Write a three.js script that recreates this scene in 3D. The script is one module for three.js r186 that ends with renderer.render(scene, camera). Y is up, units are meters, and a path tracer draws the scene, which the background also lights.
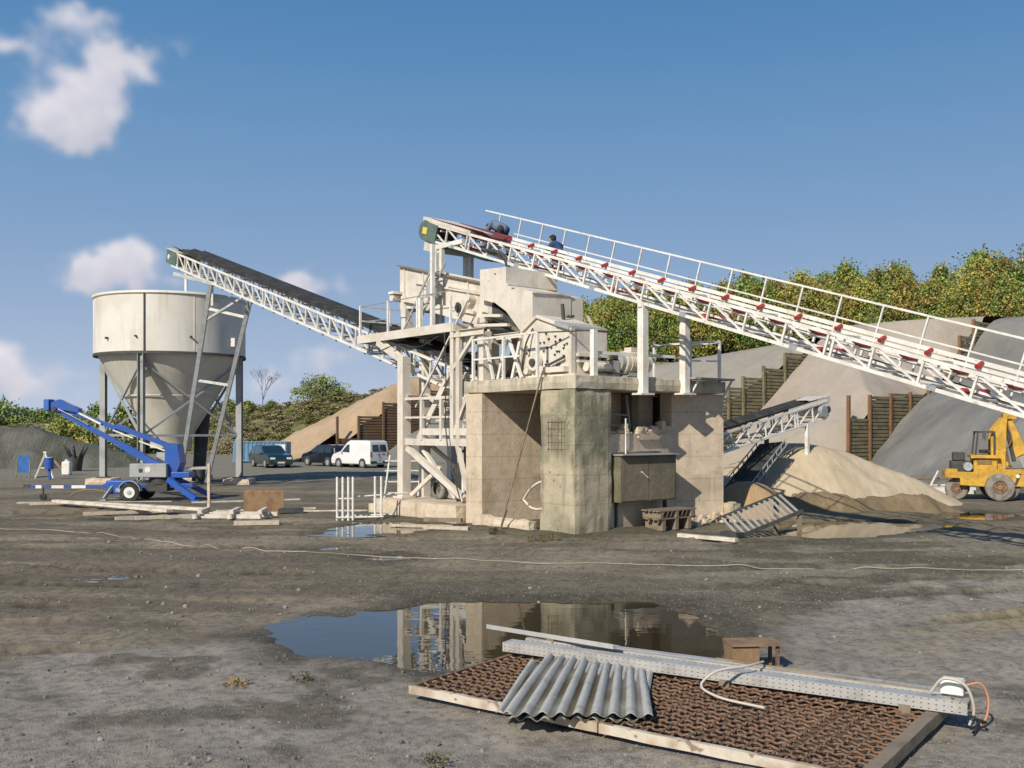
import * as THREE from 'three';
import { mergeGeometries } from 'three/addons/utils/BufferGeometryUtils.js';
import { RoundedBoxGeometry } from 'three/addons/geometries/RoundedBoxGeometry.js';
import { MarchingCubes } from 'three/addons/objects/MarchingCubes.js';

// ---------------------------------------------------------------- camera, sky, sun, exposure
const W = 1024, H = 768;
const scene = new THREE.Scene();
const camera = new THREE.PerspectiveCamera(42.03, W / H, 0.1, 6000);
camera.position.set(0, 2.6, 0);
camera.lookAt(0, 2.6, -10);
camera.setViewOffset(W, H, 0, -46, W, H);          // lens shifted up so that verticals stay vertical
const renderer = new THREE.WebGLRenderer({ antialias: true });
renderer.setSize(W, H);
renderer.toneMapping = THREE.LinearToneMapping;
renderer.toneMappingExposure = 1.06;
renderer.shadowMap.enabled = true;
const SUN_AZ = THREE.MathUtils.degToRad(31), SUN_EL = THREE.MathUtils.degToRad(35);
const sunDir = new THREE.Vector3(-Math.sin(SUN_AZ) * Math.cos(SUN_EL), Math.sin(SUN_EL), Math.cos(SUN_AZ) * Math.cos(SUN_EL));
const sun = new THREE.DirectionalLight(new THREE.Color().setRGB(1.0, 0.93, 0.80), 4.4);
sun.position.copy(sunDir).multiplyScalar(120).add(new THREE.Vector3(0, 0, -40));
sun.target.position.set(0, 0, -40);
sun.castShadow = true;
sun.shadow.mapSize.set(4096, 4096);
Object.assign(sun.shadow.camera, { left: -80, right: 80, top: 80, bottom: -80, near: 1, far: 320 });
scene.add(sun, sun.target);

// ---------------------------------------------------------------- noise
const rng = (s) => () => { s = (s + 0x6d2b79f5) | 0; let t = Math.imul(s ^ (s >>> 15), 1 | s); t = (t + Math.imul(t ^ (t >>> 7), 61 | t)) ^ t; return ((t ^ (t >>> 14)) >>> 0) / 4294967296; };
const hash = (x, y, z) => { let h = Math.imul(x, 374761393) + Math.imul(y, 668265263) + Math.imul(z, 2147483647 ^ 0x5bd1e995); h = Math.imul(h ^ (h >>> 13), 1274126177); h ^= h >>> 16; return (h >>> 0) / 4294967296; };
const sm = (t) => t * t * (3 - 2 * t);
const lerp = (a, b, t) => a + (b - a) * t;
const clamp = (x, a = 0, b = 1) => Math.min(b, Math.max(a, x));
const sstep = (a, b, x) => sm(clamp((x - a) / (b - a)));
function vn(x, y, seed = 0, per = 0, perY = per) {              // value noise, optional period in cells
  let xi = Math.floor(x), yi = Math.floor(y); const fx = sm(x - xi), fy = sm(y - yi);
  let x1 = xi + 1, y1 = yi + 1;
  if (per) { xi = ((xi % per) + per) % per; yi = ((yi % perY) + perY) % perY; x1 = ((x1 % per) + per) % per; y1 = ((y1 % perY) + perY) % perY; }
  return lerp(lerp(hash(xi, yi, seed), hash(x1, yi, seed), fx), lerp(hash(xi, y1, seed), hash(x1, y1, seed), fx), fy);
}
function fbm(x, y, oct = 4, seed = 0, per = 0, perY = per) { let s = 0, a = 0.5, n = 0; for (let i = 0; i < oct; i++) { s += a * vn(x, y, seed + i * 17, per, perY); n += a; x *= 2; y *= 2; per *= 2; perY *= 2; a *= 0.5; } return s / n; }
function vn3(x, y, z, seed = 0) {
  const xi = Math.floor(x), yi = Math.floor(y), zi = Math.floor(z), fx = sm(x - xi), fy = sm(y - yi), fz = sm(z - zi), h = (a, b, c) => hash(xi + a, yi + b, (zi + c) * 131 + seed);
  return lerp(lerp(lerp(h(0, 0, 0), h(1, 0, 0), fx), lerp(h(0, 1, 0), h(1, 1, 0), fx), fy), lerp(lerp(h(0, 0, 1), h(1, 0, 1), fx), lerp(h(0, 1, 1), h(1, 1, 1), fx), fy), fz);
}
const fbm3 = (x, y, z, o = 5, s = 0) => { let r = 0, a = 0.5, n = 0; for (let i = 0; i < o; i++) { r += a * vn3(x, y, z, s + i * 31); n += a; x *= 2.03; y *= 2.03; z *= 2.03; a *= 0.52; } return r / n; };

// ---------------------------------------------------------------- sky: clear autumn air with a few cumulus
{
  const w = 2048, h = 1024, data = new Float32Array(w * h * 4);
  // azimuth (deg right of north = -z), elevation, half-width, half-height, strength
  const clouds = [[-23.6, 16.2, 2.3, 1.5, 1.1], [-22.2, 17.6, 1.6, 1.6, 1.15], [-21.9, 19.2, 1.3, 1.1, .9], [-25.0, 16.0, 1.6, .9, .75], [-22.8, 15.4, 1.5, .9, .9],
    [-20.4, 19.6, 2.2, .9, .56], [-18.4, 20.2, 1.8, .6, .5], [-25.6, 19.6, 2.0, .9, .54], [-24.2, 20.6, 1.8, .7, .52], [-22.4, 20.9, 1.7, .6, .5], [-19.9, 18.6, .9, .7, .6], [-27.0, 19.2, 1.2, .5, .58], [-24.9, 18.0, 1.2, .9, .6],
    [-22.2, 8.5, 1.9, 1.3, 1.2], [-20.9, 9.4, 1.3, 1.1, 1.1], [-23.2, 8.0, 1.0, .9, .8], [-19.2, 8.2, 1.6, 1.0, .62], [-12.8, 8.1, 1.5, 1.1, 1.15], [-11.4, 8.5, 1.2, .9, 1.0], [-10.1, 7.9, 1.3, .6, .66],
    [-27.3, 3.0, 1.5, 1.7, .95], [-24.5, 2.2, 6, 1.3, .72], [-11.0, 4.2, 2.3, 1.2, .85], [-9.0, 5.2, 1.3, .7, .62], [-14, 2.2, 5, 1.2, .62], [-18.5, 3.4, 3, .8, .55]];
  const r = rng(77);
  for (let i = 0; i < 46; i++) { const az = -180 + 360 * r(), el = 4 + 40 * r() * r(); if (Math.abs(az) > 33) { const s = 2 + 3 * r(); clouds.push([az, el, s * 1.3, s * .7, .5 + .5 * r()]); } }
  for (let j = 0; j < h; j++) for (let i = 0; i < w; i++) {
    const u = (i + .5) / w, v = (j + .5) / h, el = (v - .5) * 180, ph = (u - .5) * 2 * Math.PI;
    const ce = Math.cos(el * Math.PI / 180), dx = Math.cos(ph) * ce, dz = Math.sin(ph) * ce, dy = Math.sin(el * Math.PI / 180);
    const az = Math.atan2(dx, -dz) * 180 / Math.PI, e = Math.max(el, 0);
    const t = 1 - Math.exp(-e / 11.5), t2 = sstep(13, 46, e);
    let c = [lerp(.50, .036, t), lerp(.57, .205, t), lerp(.70, .445, t)];
    c = [lerp(c[0], .028, t2), lerp(c[1], .10, t2), lerp(c[2], .29, t2)];
    const glow = Math.pow(Math.max(0, dx * sunDir.x + dy * sunDir.y + dz * sunDir.z), 12); c = [c[0] + glow * .5, c[1] + glow * .46, c[2] + glow * .38];
    if (el < 0) { const k = sstep(0, -12, el); c = [lerp(c[0], .16, k), lerp(c[1], .14, k), lerp(c[2], .115, k)]; }
    let den = 0, sh = 0;
    const wz = el > -1 && el < 52, wa = wz ? (fbm3(dx * 26, dy * 26, dz * 26, 4, 9) - .5) * 2.6 + (fbm3(dx * 90, dy * 90, dz * 90, 3, 19) - .5) * .8 : 0, we = wz ? (fbm3(dx * 26 + 7, dy * 26, dz * 26, 4, 13) - .5) * 2.0 + (fbm3(dx * 90, dy * 90 + 5, dz * 90, 3, 23) - .5) * .7 : 0;
    if (wz) for (let [ca, cel, rw, rh, st] of clouds) {
      ca -= wa; cel -= we; let da = az - ca; if (da > 180) da -= 360; if (da < -180) da += 360;
      if (Math.abs(da) > rw * 2.4 || Math.abs(el - cel) > rh * 2.4) continue;
      const q = (da / rw) ** 2 + ((el - cel) / rh) ** 2, g = st * Math.exp(-q * 1.1);
      den += g; sh += g * ((el - cel) / rh * .7 - da / rw * .35);
    }
    if (den > .01) {
      const n = fbm3(dx * 42, dy * 56, dz * 42, 6, 5), a = sstep(-.05, 1.1, Math.min(den, 1.4) * 1.25 - (1 - n) * 1.75 + .48);
      const l = clamp(.58 + .5 * sh / den + (n - .5) * .9), cc = [lerp(.44, .80, l), lerp(.455, .765, l), lerp(.55, .80, l)], k = a * .9 * Math.min(1, .3 + den * .7);
      c = [lerp(c[0], cc[0], k), lerp(c[1], cc[1], k), lerp(c[2], cc[2], k)];
    }
    const o = (j * w + i) * 4; data[o] = c[0]; data[o + 1] = c[1]; data[o + 2] = c[2]; data[o + 3] = 1;
  }
  const sky = new THREE.DataTexture(data, w, h, THREE.RGBAFormat, THREE.FloatType);
  sky.mapping = THREE.EquirectangularReflectionMapping; sky.magFilter = sky.minFilter = THREE.LinearFilter; sky.wrapS = THREE.RepeatWrapping; sky.needsUpdate = true;
  scene.background = sky; scene.environment = sky;
}

// ---------------------------------------------------------------- materials (procedural colour, relief)
const enc = (x) => 255 * (x <= .0031308 ? 12.92 * x : 1.055 * Math.pow(Math.max(x, 0), 1 / 2.4) - .055);
function dtex(n, m, fn, srgb, tile) {
  const d = new Uint8Array(n * m * 4);
  for (let j = 0; j < m; j++) for (let i = 0; i < n; i++) { const c = fn(i / n, j / m), o = (j * n + i) * 4; for (let k = 0; k < 3; k++) { const v = typeof c === 'number' ? c : c[k]; d[o + k] = clamp(srgb ? enc(v) : v * 255, 0, 255); } d[o + 3] = 255; }
  const t = new THREE.DataTexture(d, n, m); t.wrapS = t.wrapT = THREE.RepeatWrapping; t.magFilter = THREE.LinearFilter; t.minFilter = THREE.LinearMipmapLinearFilter; t.generateMipmaps = true;
  if (srgb) t.colorSpace = THREE.SRGBColorSpace;
  t.repeat.set(1 / tile[0], 1 / tile[1]); t.needsUpdate = true; return t;
}
let seedN = 1;
// c base, d stain colour, amt stain amount, f patches per tile, grain fine variation, streak vertical runs, spots [colour, threshold]
function mk({ c, d, amt = .5, f = 3, grain = .12, streak = 0, spot, lines, tile = 2, n = 256, rough = .8, rvar = 0, metal = 0, bump = 0, thr = .45, soft = .25, ...rest }) {
  const s = seedN++ * 101;
  const val = (u, v) => {
    const p = fbm(u * f, v * f, 4, s, f), g = vn(u * n / 2, v * n / 2, s + 5, n / 2) - .5, g2 = fbm(u * 24, v * 24, 2, s + 9, 24) - .5;
    let k = sstep(thr, thr + soft, p) * amt;
    if (streak) k = clamp(k + streak * sstep(.5, .8, fbm(u * 32, v * 3, 3, s + 11, 32, 3) * .6 + fbm(u * f * 2, v * f, 2, s + 13, f * 2, f) * .45));
    let o = [0, 1, 2].map((i) => lerp(c[i], (d || c)[i], k) * (1 + grain * (g * 1.1 + g2 * 1.6)));
    if (spot) { const q = sstep(spot[1], spot[1] + .05, fbm(u * 20, v * 20, 3, s + 21, 20)); o = o.map((x, i) => lerp(x, spot[0][i], q * (spot[2] ?? .9))); }
    if (lines) { const q = Math.abs(((v * tile / lines) % 1) - .5) > .47 ? .85 : 1; o = o.map((x) => x * q); }
    return o;
  };
  const m = new THREE.MeshPhysicalMaterial({ roughness: rough, metalness: metal, ...rest });
  m.map = dtex(n, n, val, true, [tile, tile]);
  if (bump) { m.bumpMap = dtex(n, n, (u, v) => clamp(.5 + (fbm(u * 10, v * 10, 4, s + 3, 10) - .5) * .9 + (vn(u * n / 3, v * n / 3, s + 6, Math.floor(n / 3)) - .5) * .35), false, [tile, tile]); m.bumpScale = bump; }
  if (rvar) m.roughnessMap = dtex(128, 128, (u, v) => clamp(1 - rvar + rvar * fbm(u * 9, v * 9, 3, s + 4, 9) * 1.6), false, [tile, tile]);
  return m;
}
const M = {
  concrete: mk({ c: [.60, .49, .365], d: [.36, .295, .2], amt: .55, f: 3, grain: .16, streak: .4, lines: .62, spot: [[.3, .25, .18], .76, .4], tile: 3.1, n: 512, rough: .93, bump: .012, thr: .5 }),
  mossy: mk({ c: [.45, .385, .27], d: [.205, .2, .135], amt: .8, f: 3, grain: .2, streak: .7, spot: [[.45, .39, .28], .70, .45], tile: 3.7, n: 512, rough: .95, bump: .014, thr: .42, lines: .74 }),
  fascia: mk({ c: [.56, .49, .37], d: [.26, .23, .16], amt: .6, f: 4, grain: .14, streak: .55, tile: 2.6, n: 512, rough: .92, bump: .01, thr: .5 }),
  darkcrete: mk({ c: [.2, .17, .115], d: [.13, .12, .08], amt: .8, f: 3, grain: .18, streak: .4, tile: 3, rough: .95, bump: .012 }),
  cream: mk({ c: [.70, .64, .55], d: [.56, .49, .40], amt: .55, f: 5, grain: .05, streak: .45, spot: [[.34, .22, .13], .79, .45], tile: 2.2, n: 512, rough: .55, rvar: .25 }),
  white: mk({ c: [.78, .76, .70], d: [.60, .55, .47], amt: .5, f: 5, grain: .04, streak: .15, spot: [[.33, .2, .12], .735, .5], tile: 1.6, rough: .5, rvar: .2 }),
  silo: mk({ c: [.71, .67, .60], d: [.56, .50, .42], amt: .5, f: 3, grain: .03, streak: .5, tile: 5.1, n: 512, rough: .6, thr: .5 }),
  cone: mk({ c: [.66, .62, .53], d: [.52, .485, .41], amt: .6, f: 4, grain: .04, streak: .35, tile: 4, n: 512, rough: .65 }),
  galv: mk({ c: [.44, .46, .46], d: [.30, .32, .32], amt: .6, f: 8, grain: .07, tile: 1, rough: .48, metal: .35, rvar: .3 }),
  steelgrey: mk({ c: [.36, .37, .36], d: [.24, .24, .22], amt: .6, f: 4, grain: .06, streak: .2, tile: 2, rough: .6 }),
  dark: mk({ c: [.045, .048, .045], d: [.08, .075, .06], amt: .6, f: 5, grain: .15, tile: 1, rough: .75 }),
  rubber: mk({ c: [.028, .028, .028], d: [.07, .065, .055], amt: .7, f: 4, grain: .15, tile: 1, rough: .9 }),
  tyreGrey: mk({ c: [.26, .235, .2], d: [.12, .11, .1], amt: .6, f: 5, grain: .15, tile: .8, rough: .95 }),
  red: mk({ c: [.42, .035, .03], d: [.22, .03, .03], amt: .5, f: 5, grain: .08, tile: .6, rough: .55 }),
  redbelt: mk({ c: [.16, .035, .03], d: [.08, .03, .025], amt: .5, f: 5, grain: .1, tile: 1, rough: .8 }),
  green: mk({ c: [.12, .17, .14], d: [.07, .1, .08], amt: .5, f: 4, grain: .1, tile: .9, rough: .55 }),
  sticker: mk({ c: [.72, .55, .1], grain: .05, tile: .4, n: 64, rough: .5 }),
  rust: mk({ c: [.19, .11, .066], d: [.27, .165, .1], amt: .8, f: 6, grain: .35, spot: [[.05, .03, .02], .62, .7], tile: .7, n: 256, rough: .95, bump: .004 }),
  rustlight: mk({ c: [.27, .17, .095], d: [.17, .1, .06], amt: .7, f: 4, grain: .2, tile: .8, rough: .92 }),
  wood: mk({ c: [.55, .47, .36], d: [.36, .28, .19], amt: .6, f: 5, grain: .14, tile: .9, rough: .85, spot: [[.2, .13, .08], .7, .6] }),
  woodwhite: mk({ c: [.68, .62, .52], d: [.45, .34, .24], amt: .6, f: 4, grain: .1, tile: 1.3, n: 256, rough: .8, spot: [[.3, .19, .12], .73, .6] }),
  woodpeel: mk({ c: [.60, .53, .43], d: [.34, .23, .15], amt: .85, f: 5, grain: .12, tile: 1.9, n: 256, rough: .85, spot: [[.2, .12, .07], .66, .8], thr: .47 }),
  woodgrey: mk({ c: [.24, .19, .135], d: [.14, .11, .075], amt: .7, f: 4, grain: .15, tile: 1, rough: .92 }),
  sleeper: mk({ c: [.20, .17, .095], d: [.11, .095, .055], amt: .7, f: 5, grain: .2, tile: 2.3, rough: .95, bump: .008 }),
  sleeperPost: mk({ c: [.21, .105, .05], d: [.13, .07, .035], amt: .6, f: 5, grain: .15, tile: 1.4, rough: .85 }),
  brownwall: mk({ c: [.155, .095, .055], d: [.11, .07, .045], amt: .6, f: 5, grain: .12, tile: 2.6, rough: .95 }),
  fibre: mk({ c: [.44, .435, .40], d: [.33, .325, .285], amt: .65, f: 4, grain: .12, streak: .3, spot: [[.44, .43, .39], .7, .5], tile: .8, n: 256, rough: .93, bump: .002 }),
  blue: mk({ c: [.022, .095, .40], d: [.06, .1, .24], amt: .4, f: 4, grain: .06, tile: 1, rough: .38, clearcoat: .3 }),
  bluedrum: mk({ c: [.03, .14, .42], d: [.02, .09, .25], amt: .5, f: 4, grain: .06, tile: .7, rough: .5 }),
  ltblue: mk({ c: [.13, .27, .42], d: [.10, .2, .3], amt: .6, f: 4, grain: .06, streak: .3, tile: 3, rough: .6 }),
  yellow: mk({ c: [.62, .36, .035], d: [.36, .2, .03], amt: .55, f: 5, grain: .1, streak: .3, spot: [[.16, .1, .04], .68, .45], tile: 1.1, rough: .55 }),
  carGreen: mk({ c: [.012, .03, .03], grain: .03, tile: 1, n: 64, rough: .3, clearcoat: 1, clearcoatRoughness: .08 }),
  carDark: mk({ c: [.012, .014, .017], grain: .03, tile: 1, n: 64, rough: .3, clearcoat: 1, clearcoatRoughness: .08 }),
  carWhite: mk({ c: [.76, .76, .75], d: [.66, .64, .6], amt: .4, grain: .02, tile: 2, n: 128, rough: .35, clearcoat: .7, clearcoatRoughness: .1 }),
  glassDark: new THREE.MeshPhysicalMaterial({ color: new THREE.Color().setRGB(.02, .025, .028), roughness: .05, metalness: 0, clearcoat: 1 }),
  glass: new THREE.MeshPhysicalMaterial({ color: 0xffffff, roughness: .03, transmission: 1, thickness: 0 }),
  chrome: new THREE.MeshPhysicalMaterial({ color: new THREE.Color().setRGB(.6, .6, .6), roughness: .25, metalness: .9 }),
  lamp: new THREE.MeshPhysicalMaterial({ color: new THREE.Color().setRGB(.75, .75, .72), roughness: .1, clearcoat: 1 }),
  lampRed: new THREE.MeshPhysicalMaterial({ color: new THREE.Color().setRGB(.4, .02, .02), roughness: .2, clearcoat: 1 }),
  plate: new THREE.MeshPhysicalMaterial({ color: new THREE.Color().setRGB(.7, .7, .66), roughness: .5 }),
  orange: new THREE.MeshPhysicalMaterial({ color: new THREE.Color().setRGB(.5, .22, .12), roughness: .6 }),
  cableW: new THREE.MeshPhysicalMaterial({ color: new THREE.Color().setRGB(.55, .5, .42), roughness: .7 }),
  cableG: mk({ c: [.36, .32, .25], d: [.2, .17, .12], amt: .8, f: 5, tile: 3, n: 128, rough: .8 }),
  cableB: new THREE.MeshPhysicalMaterial({ color: new THREE.Color().setRGB(.03, .03, .03), roughness: .6 }),
  skin: new THREE.MeshPhysicalMaterial({ color: new THREE.Color().setRGB(.48, .28, .19), roughness: .6 }),
  hair: mk({ c: [.02, .016, .013], grain: .3, tile: .1, n: 64, rough: .8 }),
  jacketBlue: mk({ c: [.028, .06, .15], d: [.018, .04, .1], amt: .6, f: 5, grain: .15, tile: .5, n: 128, rough: .9, bump: .004 }),
  jacketGrey: mk({ c: [.13, .17, .25], d: [.08, .1, .15], amt: .6, f: 5, grain: .15, tile: .5, n: 128, rough: .9, bump: .004 }),
  trousers: mk({ c: [.03, .035, .05], grain: .2, tile: .5, n: 64, rough: .95 }),
  boots: mk({ c: [.04, .03, .022], grain: .2, tile: .3, n: 64, rough: .8 }),
  sand: mk({ c: [.51, .415, .28], d: [.42, .335, .215], amt: .6, f: 4, grain: .14, tile: 3.3, n: 512, rough: 1, bump: .03 }),
  redsand: mk({ c: [.38, .255, .135], d: [.31, .22, .125], amt: .7, f: 3, grain: .14, tile: 2.1, rough: 1, bump: .03 }),
  wetsand: mk({ c: [.23, .17, .095], d: [.16, .115, .06], amt: .7, f: 4, grain: .2, tile: 2.6, rough: .95, bump: .03 }),
  pileB: mk({ c: [.37, .315, .255], d: [.31, .262, .21], amt: .7, f: 3, grain: .08, tile: 9, n: 512, rough: 1, bump: .06 }),
  pileA: mk({ c: [.30, .272, .225], d: [.245, .222, .18], amt: .7, f: 3, grain: .1, tile: 9, n: 512, rough: 1, bump: .06 }),
  pileC: mk({ c: [.215, .208, .188], d: [.16, .157, .142], amt: .8, f: 3, grain: .12, tile: 11, n: 512, rough: 1, bump: .08 }),
  pileD: mk({ c: [.44, .315, .195], d: [.36, .25, .15], amt: .7, f: 4, grain: .08, tile: 12, n: 256, rough: 1, bump: .08 }),
  spoil: mk({ c: [.135, .13, .105], d: [.08, .085, .06], amt: .8, f: 4, grain: .2, tile: 8, n: 512, rough: 1, bump: .1 }),
  trayPlain: mk({ c: [.52, .51, .48], d: [.38, .37, .34], amt: .6, f: 6, grain: .07, tile: .9, n: 128, rough: .5, metal: .25, rvar: .25 }),
  tray: mk({ c: [.50, .48, .45], d: [.36, .34, .31], amt: .6, f: 6, grain: .07, tile: .9, n: 128, rough: .5, metal: .25 }),
  bark: mk({ c: [.1, .08, .06], grain: .2, tile: .8, n: 64, rough: .95 }),
  stone: mk({ c: [.30, .28, .25], grain: .15, tile: .4, n: 64, rough: .95 }),
};
for (const k in M) M[k].side = THREE.DoubleSide;
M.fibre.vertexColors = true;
M.tray.alphaMap = dtex(64, 64, (u, v) => (Math.abs(u - .5) < .14 && Math.abs(v - .5) < .1 ? 0 : 1), false, [.062, .04]); M.tray.alphaTest = .5;

// ---------------------------------------------------------------- naming, grouping, modelling helpers
const used = new Map();
const numbered = (n) => { const k = used.get(n) || 0; used.set(n, k + 1); return k ? n + '_' + String(k).padStart(3, '0') : n; };
const OFF = new WeakMap();                           // where a thing's modelling coordinates have their origin
function finish(m) { m.castShadow = m.receiveShadow = true; return m; }
function tag(o, label, category, group) { o.userData = { label, category }; if (group) o.userData.group = group; return o; }
function thing(name, label, category, [x, y, z] = [0, 0, 0], turn = 0, group) {
  const o = new THREE.Group(); o.name = numbered(name); o.position.set(x, y, z); o.rotation.y = turn; scene.add(o); OFF.set(o, [0, 0, 0]); return tag(o, label, category, group);
}
function copy(src, label, [x, y, z], turn = 0, s = 1) {
  const o = src.clone(); o.name = numbered(src.name.replace(/_\d{3}$/, '')); o.userData = { ...src.userData, label }; o.position.set(x, y, z); o.rotation.y = turn; o.scale.setScalar(s); scene.add(o); return o;
}
// the plant stands in its own axes: x along its right-hand front, z towards the camera, turned about the corner pier
const PA = .6947, PC = [1.54, -24.5], VX = Math.cos(PA), VZ = -Math.sin(PA), UX = Math.sin(PA), UZ = Math.cos(PA);
const plantXZ = (x, z) => [PC[0] + x * VX + z * UX, PC[1] + x * VZ + z * UZ];
function plantThing(name, label, category, [x, y, z], group) {
  const [wx, wz] = plantXZ(x, z), o = thing(name, label, category, [wx, y, wz], PA, group); OFF.set(o, [x, y, z]); return o;
}
const V3 = (a) => (a.isVector3 ? a.clone() : new THREE.Vector3(...a));
function boxUV(g) {                                   // uv in metres, per face by its main axis
  const p = g.attributes.position, uv = new Float32Array(p.count * 2), a = new THREE.Vector3(), b = new THREE.Vector3(), c = new THREE.Vector3();
  for (let i = 0; i < p.count; i += 3) {
    a.fromBufferAttribute(p, i); b.fromBufferAttribute(p, i + 1); c.fromBufferAttribute(p, i + 2);
    const n = b.clone().sub(a).cross(c.clone().sub(a)), ax = Math.abs(n.x), ay = Math.abs(n.y), az = Math.abs(n.z);
    [a, b, c].forEach((q, k) => { const o = (i + k) * 2; if (ay > ax && ay > az) { uv[o] = q.x; uv[o + 1] = q.z; } else if (ax > az) { uv[o] = q.z + .37; uv[o + 1] = q.y; } else { uv[o] = q.x; uv[o + 1] = q.y; } });
  }
  g.setAttribute('uv', new THREE.BufferAttribute(uv, 2));
}
class MB {
  constructor() { this.g = []; }
  add(g, m) { g = g.index ? g.toNonIndexed() : g; for (const k of Object.keys(g.attributes)) if (k !== 'position' && k !== 'normal') g.deleteAttribute(k); if (m) g.applyMatrix4(m); this.g.push(g); return this; }
  box(cx, cy, cz, w, h, d, ry = 0, rx = 0, rz = 0) { return this.add(new THREE.BoxGeometry(w, h, d), new THREE.Matrix4().makeRotationFromEuler(new THREE.Euler(rx, ry, rz, 'YXZ')).setPosition(cx, cy, cz)); }
  rbox(cx, cy, cz, w, h, d, r = .02, ry = 0, rx = 0, rz = 0) { return this.add(new RoundedBoxGeometry(w, h, d, 1, r), new THREE.Matrix4().makeRotationFromEuler(new THREE.Euler(rx, ry, rz, 'YXZ')).setPosition(cx, cy, cz)); }
  bar(p, q, w = .06, h = w, up = [0, 1, 0]) {
    p = V3(p); q = V3(q); const t = q.clone().sub(p), L = t.length(); t.normalize(); let u = V3(up); if (Math.abs(u.dot(t)) > .98) u = new THREE.Vector3(0, 0, 1);
    const s = u.clone().cross(t).normalize(); u = t.clone().cross(s);
    return this.add(new THREE.BoxGeometry(w, h, L), new THREE.Matrix4().makeBasis(s, u, t).setPosition(p.add(q).multiplyScalar(.5)));
  }
  hbeam(p, q, w, h, up = [0, 1, 0], th = .018) {       // rolled I section: two flanges and a web
    p = V3(p); q = V3(q); const t = q.clone().sub(p), L = t.length(); t.normalize(); let u = V3(up); if (Math.abs(u.dot(t)) > .98) u = new THREE.Vector3(0, 0, 1);
    const s = u.clone().cross(t).normalize(); u = t.clone().cross(s); const m = new THREE.Matrix4().makeBasis(s, u, t).setPosition(p.add(q).multiplyScalar(.5));
    for (const k of [-1, 1]) this.add(new THREE.BoxGeometry(w, th, L), m.clone().multiply(new THREE.Matrix4().makeTranslation(0, k * (h - th) / 2, 0)));
    return this.add(new THREE.BoxGeometry(th, h - 2 * th, L), m);
  }
  tube(p, q, r = .03, seg = 8, r2 = r) {
    p = V3(p); q = V3(q); const t = q.clone().sub(p), L = t.length();
    return this.add(new THREE.CylinderGeometry(r2, r, L, seg), new THREE.Matrix4().makeRotationFromQuaternion(new THREE.Quaternion().setFromUnitVectors(new THREE.Vector3(0, 1, 0), t.normalize())).setPosition(p.add(q).multiplyScalar(.5)));
  }
  path(pts, r = .02, seg = 24, rad = 6) { return this.add(new THREE.TubeGeometry(new THREE.CatmullRomCurve3(pts.map(V3)), seg, r, rad, false)); }
  poly(pts, depth, m, bevel = 0) {                    // outline in x,y extruded along z
    const g = new THREE.ExtrudeGeometry(new THREE.Shape(pts.map(([x, y]) => new THREE.Vector2(x, y))), { depth, bevelEnabled: bevel > 0, bevelSize: bevel, bevelThickness: bevel, bevelSegments: 1, steps: 1 });
    return this.add(g, m);
  }
  polyX(pts, x0, x1, bevel = 0) {                     // outline in (z, y) extruded along x
    return this.poly(pts.map(([z, y]) => [-z, y]), x1 - x0, new THREE.Matrix4().makeRotationY(Math.PI / 2).setPosition(x0, 0, 0), bevel);
  }
  plan(pts, y0, y1) { return this.poly(pts.map(([x, z]) => [x, -z]), y1 - y0, new THREE.Matrix4().makeRotationX(-Math.PI / 2).setPosition(0, y0, 0)); }
  lathe(pts, seg, m) { return this.add(new THREE.LatheGeometry(pts.map(([x, y]) => new THREE.Vector2(x, y)), seg), m); }
  rough(cx, cy, cz, w, h, d, amp = .012, cell = .18, wear = .02) {   // cast or broken block with an uneven face and worn arrises
    const g = new THREE.BoxGeometry(w, h, d, Math.max(1, Math.round(w / cell)), Math.max(1, Math.round(h / cell)), Math.max(1, Math.round(d / cell))), p = g.attributes.position;
    for (let i = 0; i < p.count; i++) {
      let x = p.getX(i), y = p.getY(i), z = p.getZ(i); const e = [Math.abs(x) > w / 2 - 1e-4, Math.abs(y) > h / 2 - 1e-4, Math.abs(z) > d / 2 - 1e-4].filter(Boolean).length, X = x + cx, Y = y + cy, Z = z + cz;
      const k = e >= 2 ? wear * (.3 + vn3(X * 3.1, Y * 3.1, Z * 3.1, 9)) : 0, s = (v) => Math.sign(v) * k;
      x += -s(x) + amp * (vn3(X * 4, Y * 4, Z * 4, 1) - .5) * 2; y += -s(y) + amp * (vn3(X * 4, Y * 4, Z * 4, 2) - .5) * 2; z += -s(z) + amp * (vn3(X * 4, Y * 4, Z * 4, 3) - .5) * 2;
      p.setXYZ(i, x, y, z);
    }
    const q = g.toNonIndexed(); q.computeVertexNormals(); return this.add(q, new THREE.Matrix4().makeTranslation(cx, cy, cz));
  }
  geo(off) { const g = mergeGeometries(this.g); boxUV(g); if (off) g.translate(-off[0], -off[1], -off[2]); return g; }
  build(name, mat, parent, label) {
    const off = OFF.get(parent) || [0, 0, 0], m = finish(new THREE.Mesh(this.geo(off), mat)); m.name = numbered(name); parent.add(m); OFF.set(m, off); if (label) m.userData.label = label; return m;
  }
  solo(name, mat, label, category, pos, turn = 0, group) { const m = finish(new THREE.Mesh(this.geo(), mat)); m.name = numbered(name); m.position.set(...pos); m.rotation.y = turn; scene.add(m); return tag(m, label, category, group); }
}
const mb = () => new MB();
const stuff = (m) => { m.userData.kind = 'stuff'; return m; };
const structure = (name, g, mat) => { const m = finish(new THREE.Mesh(g, mat)); m.name = name; m.userData.kind = 'structure'; scene.add(m); return m; };

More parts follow.
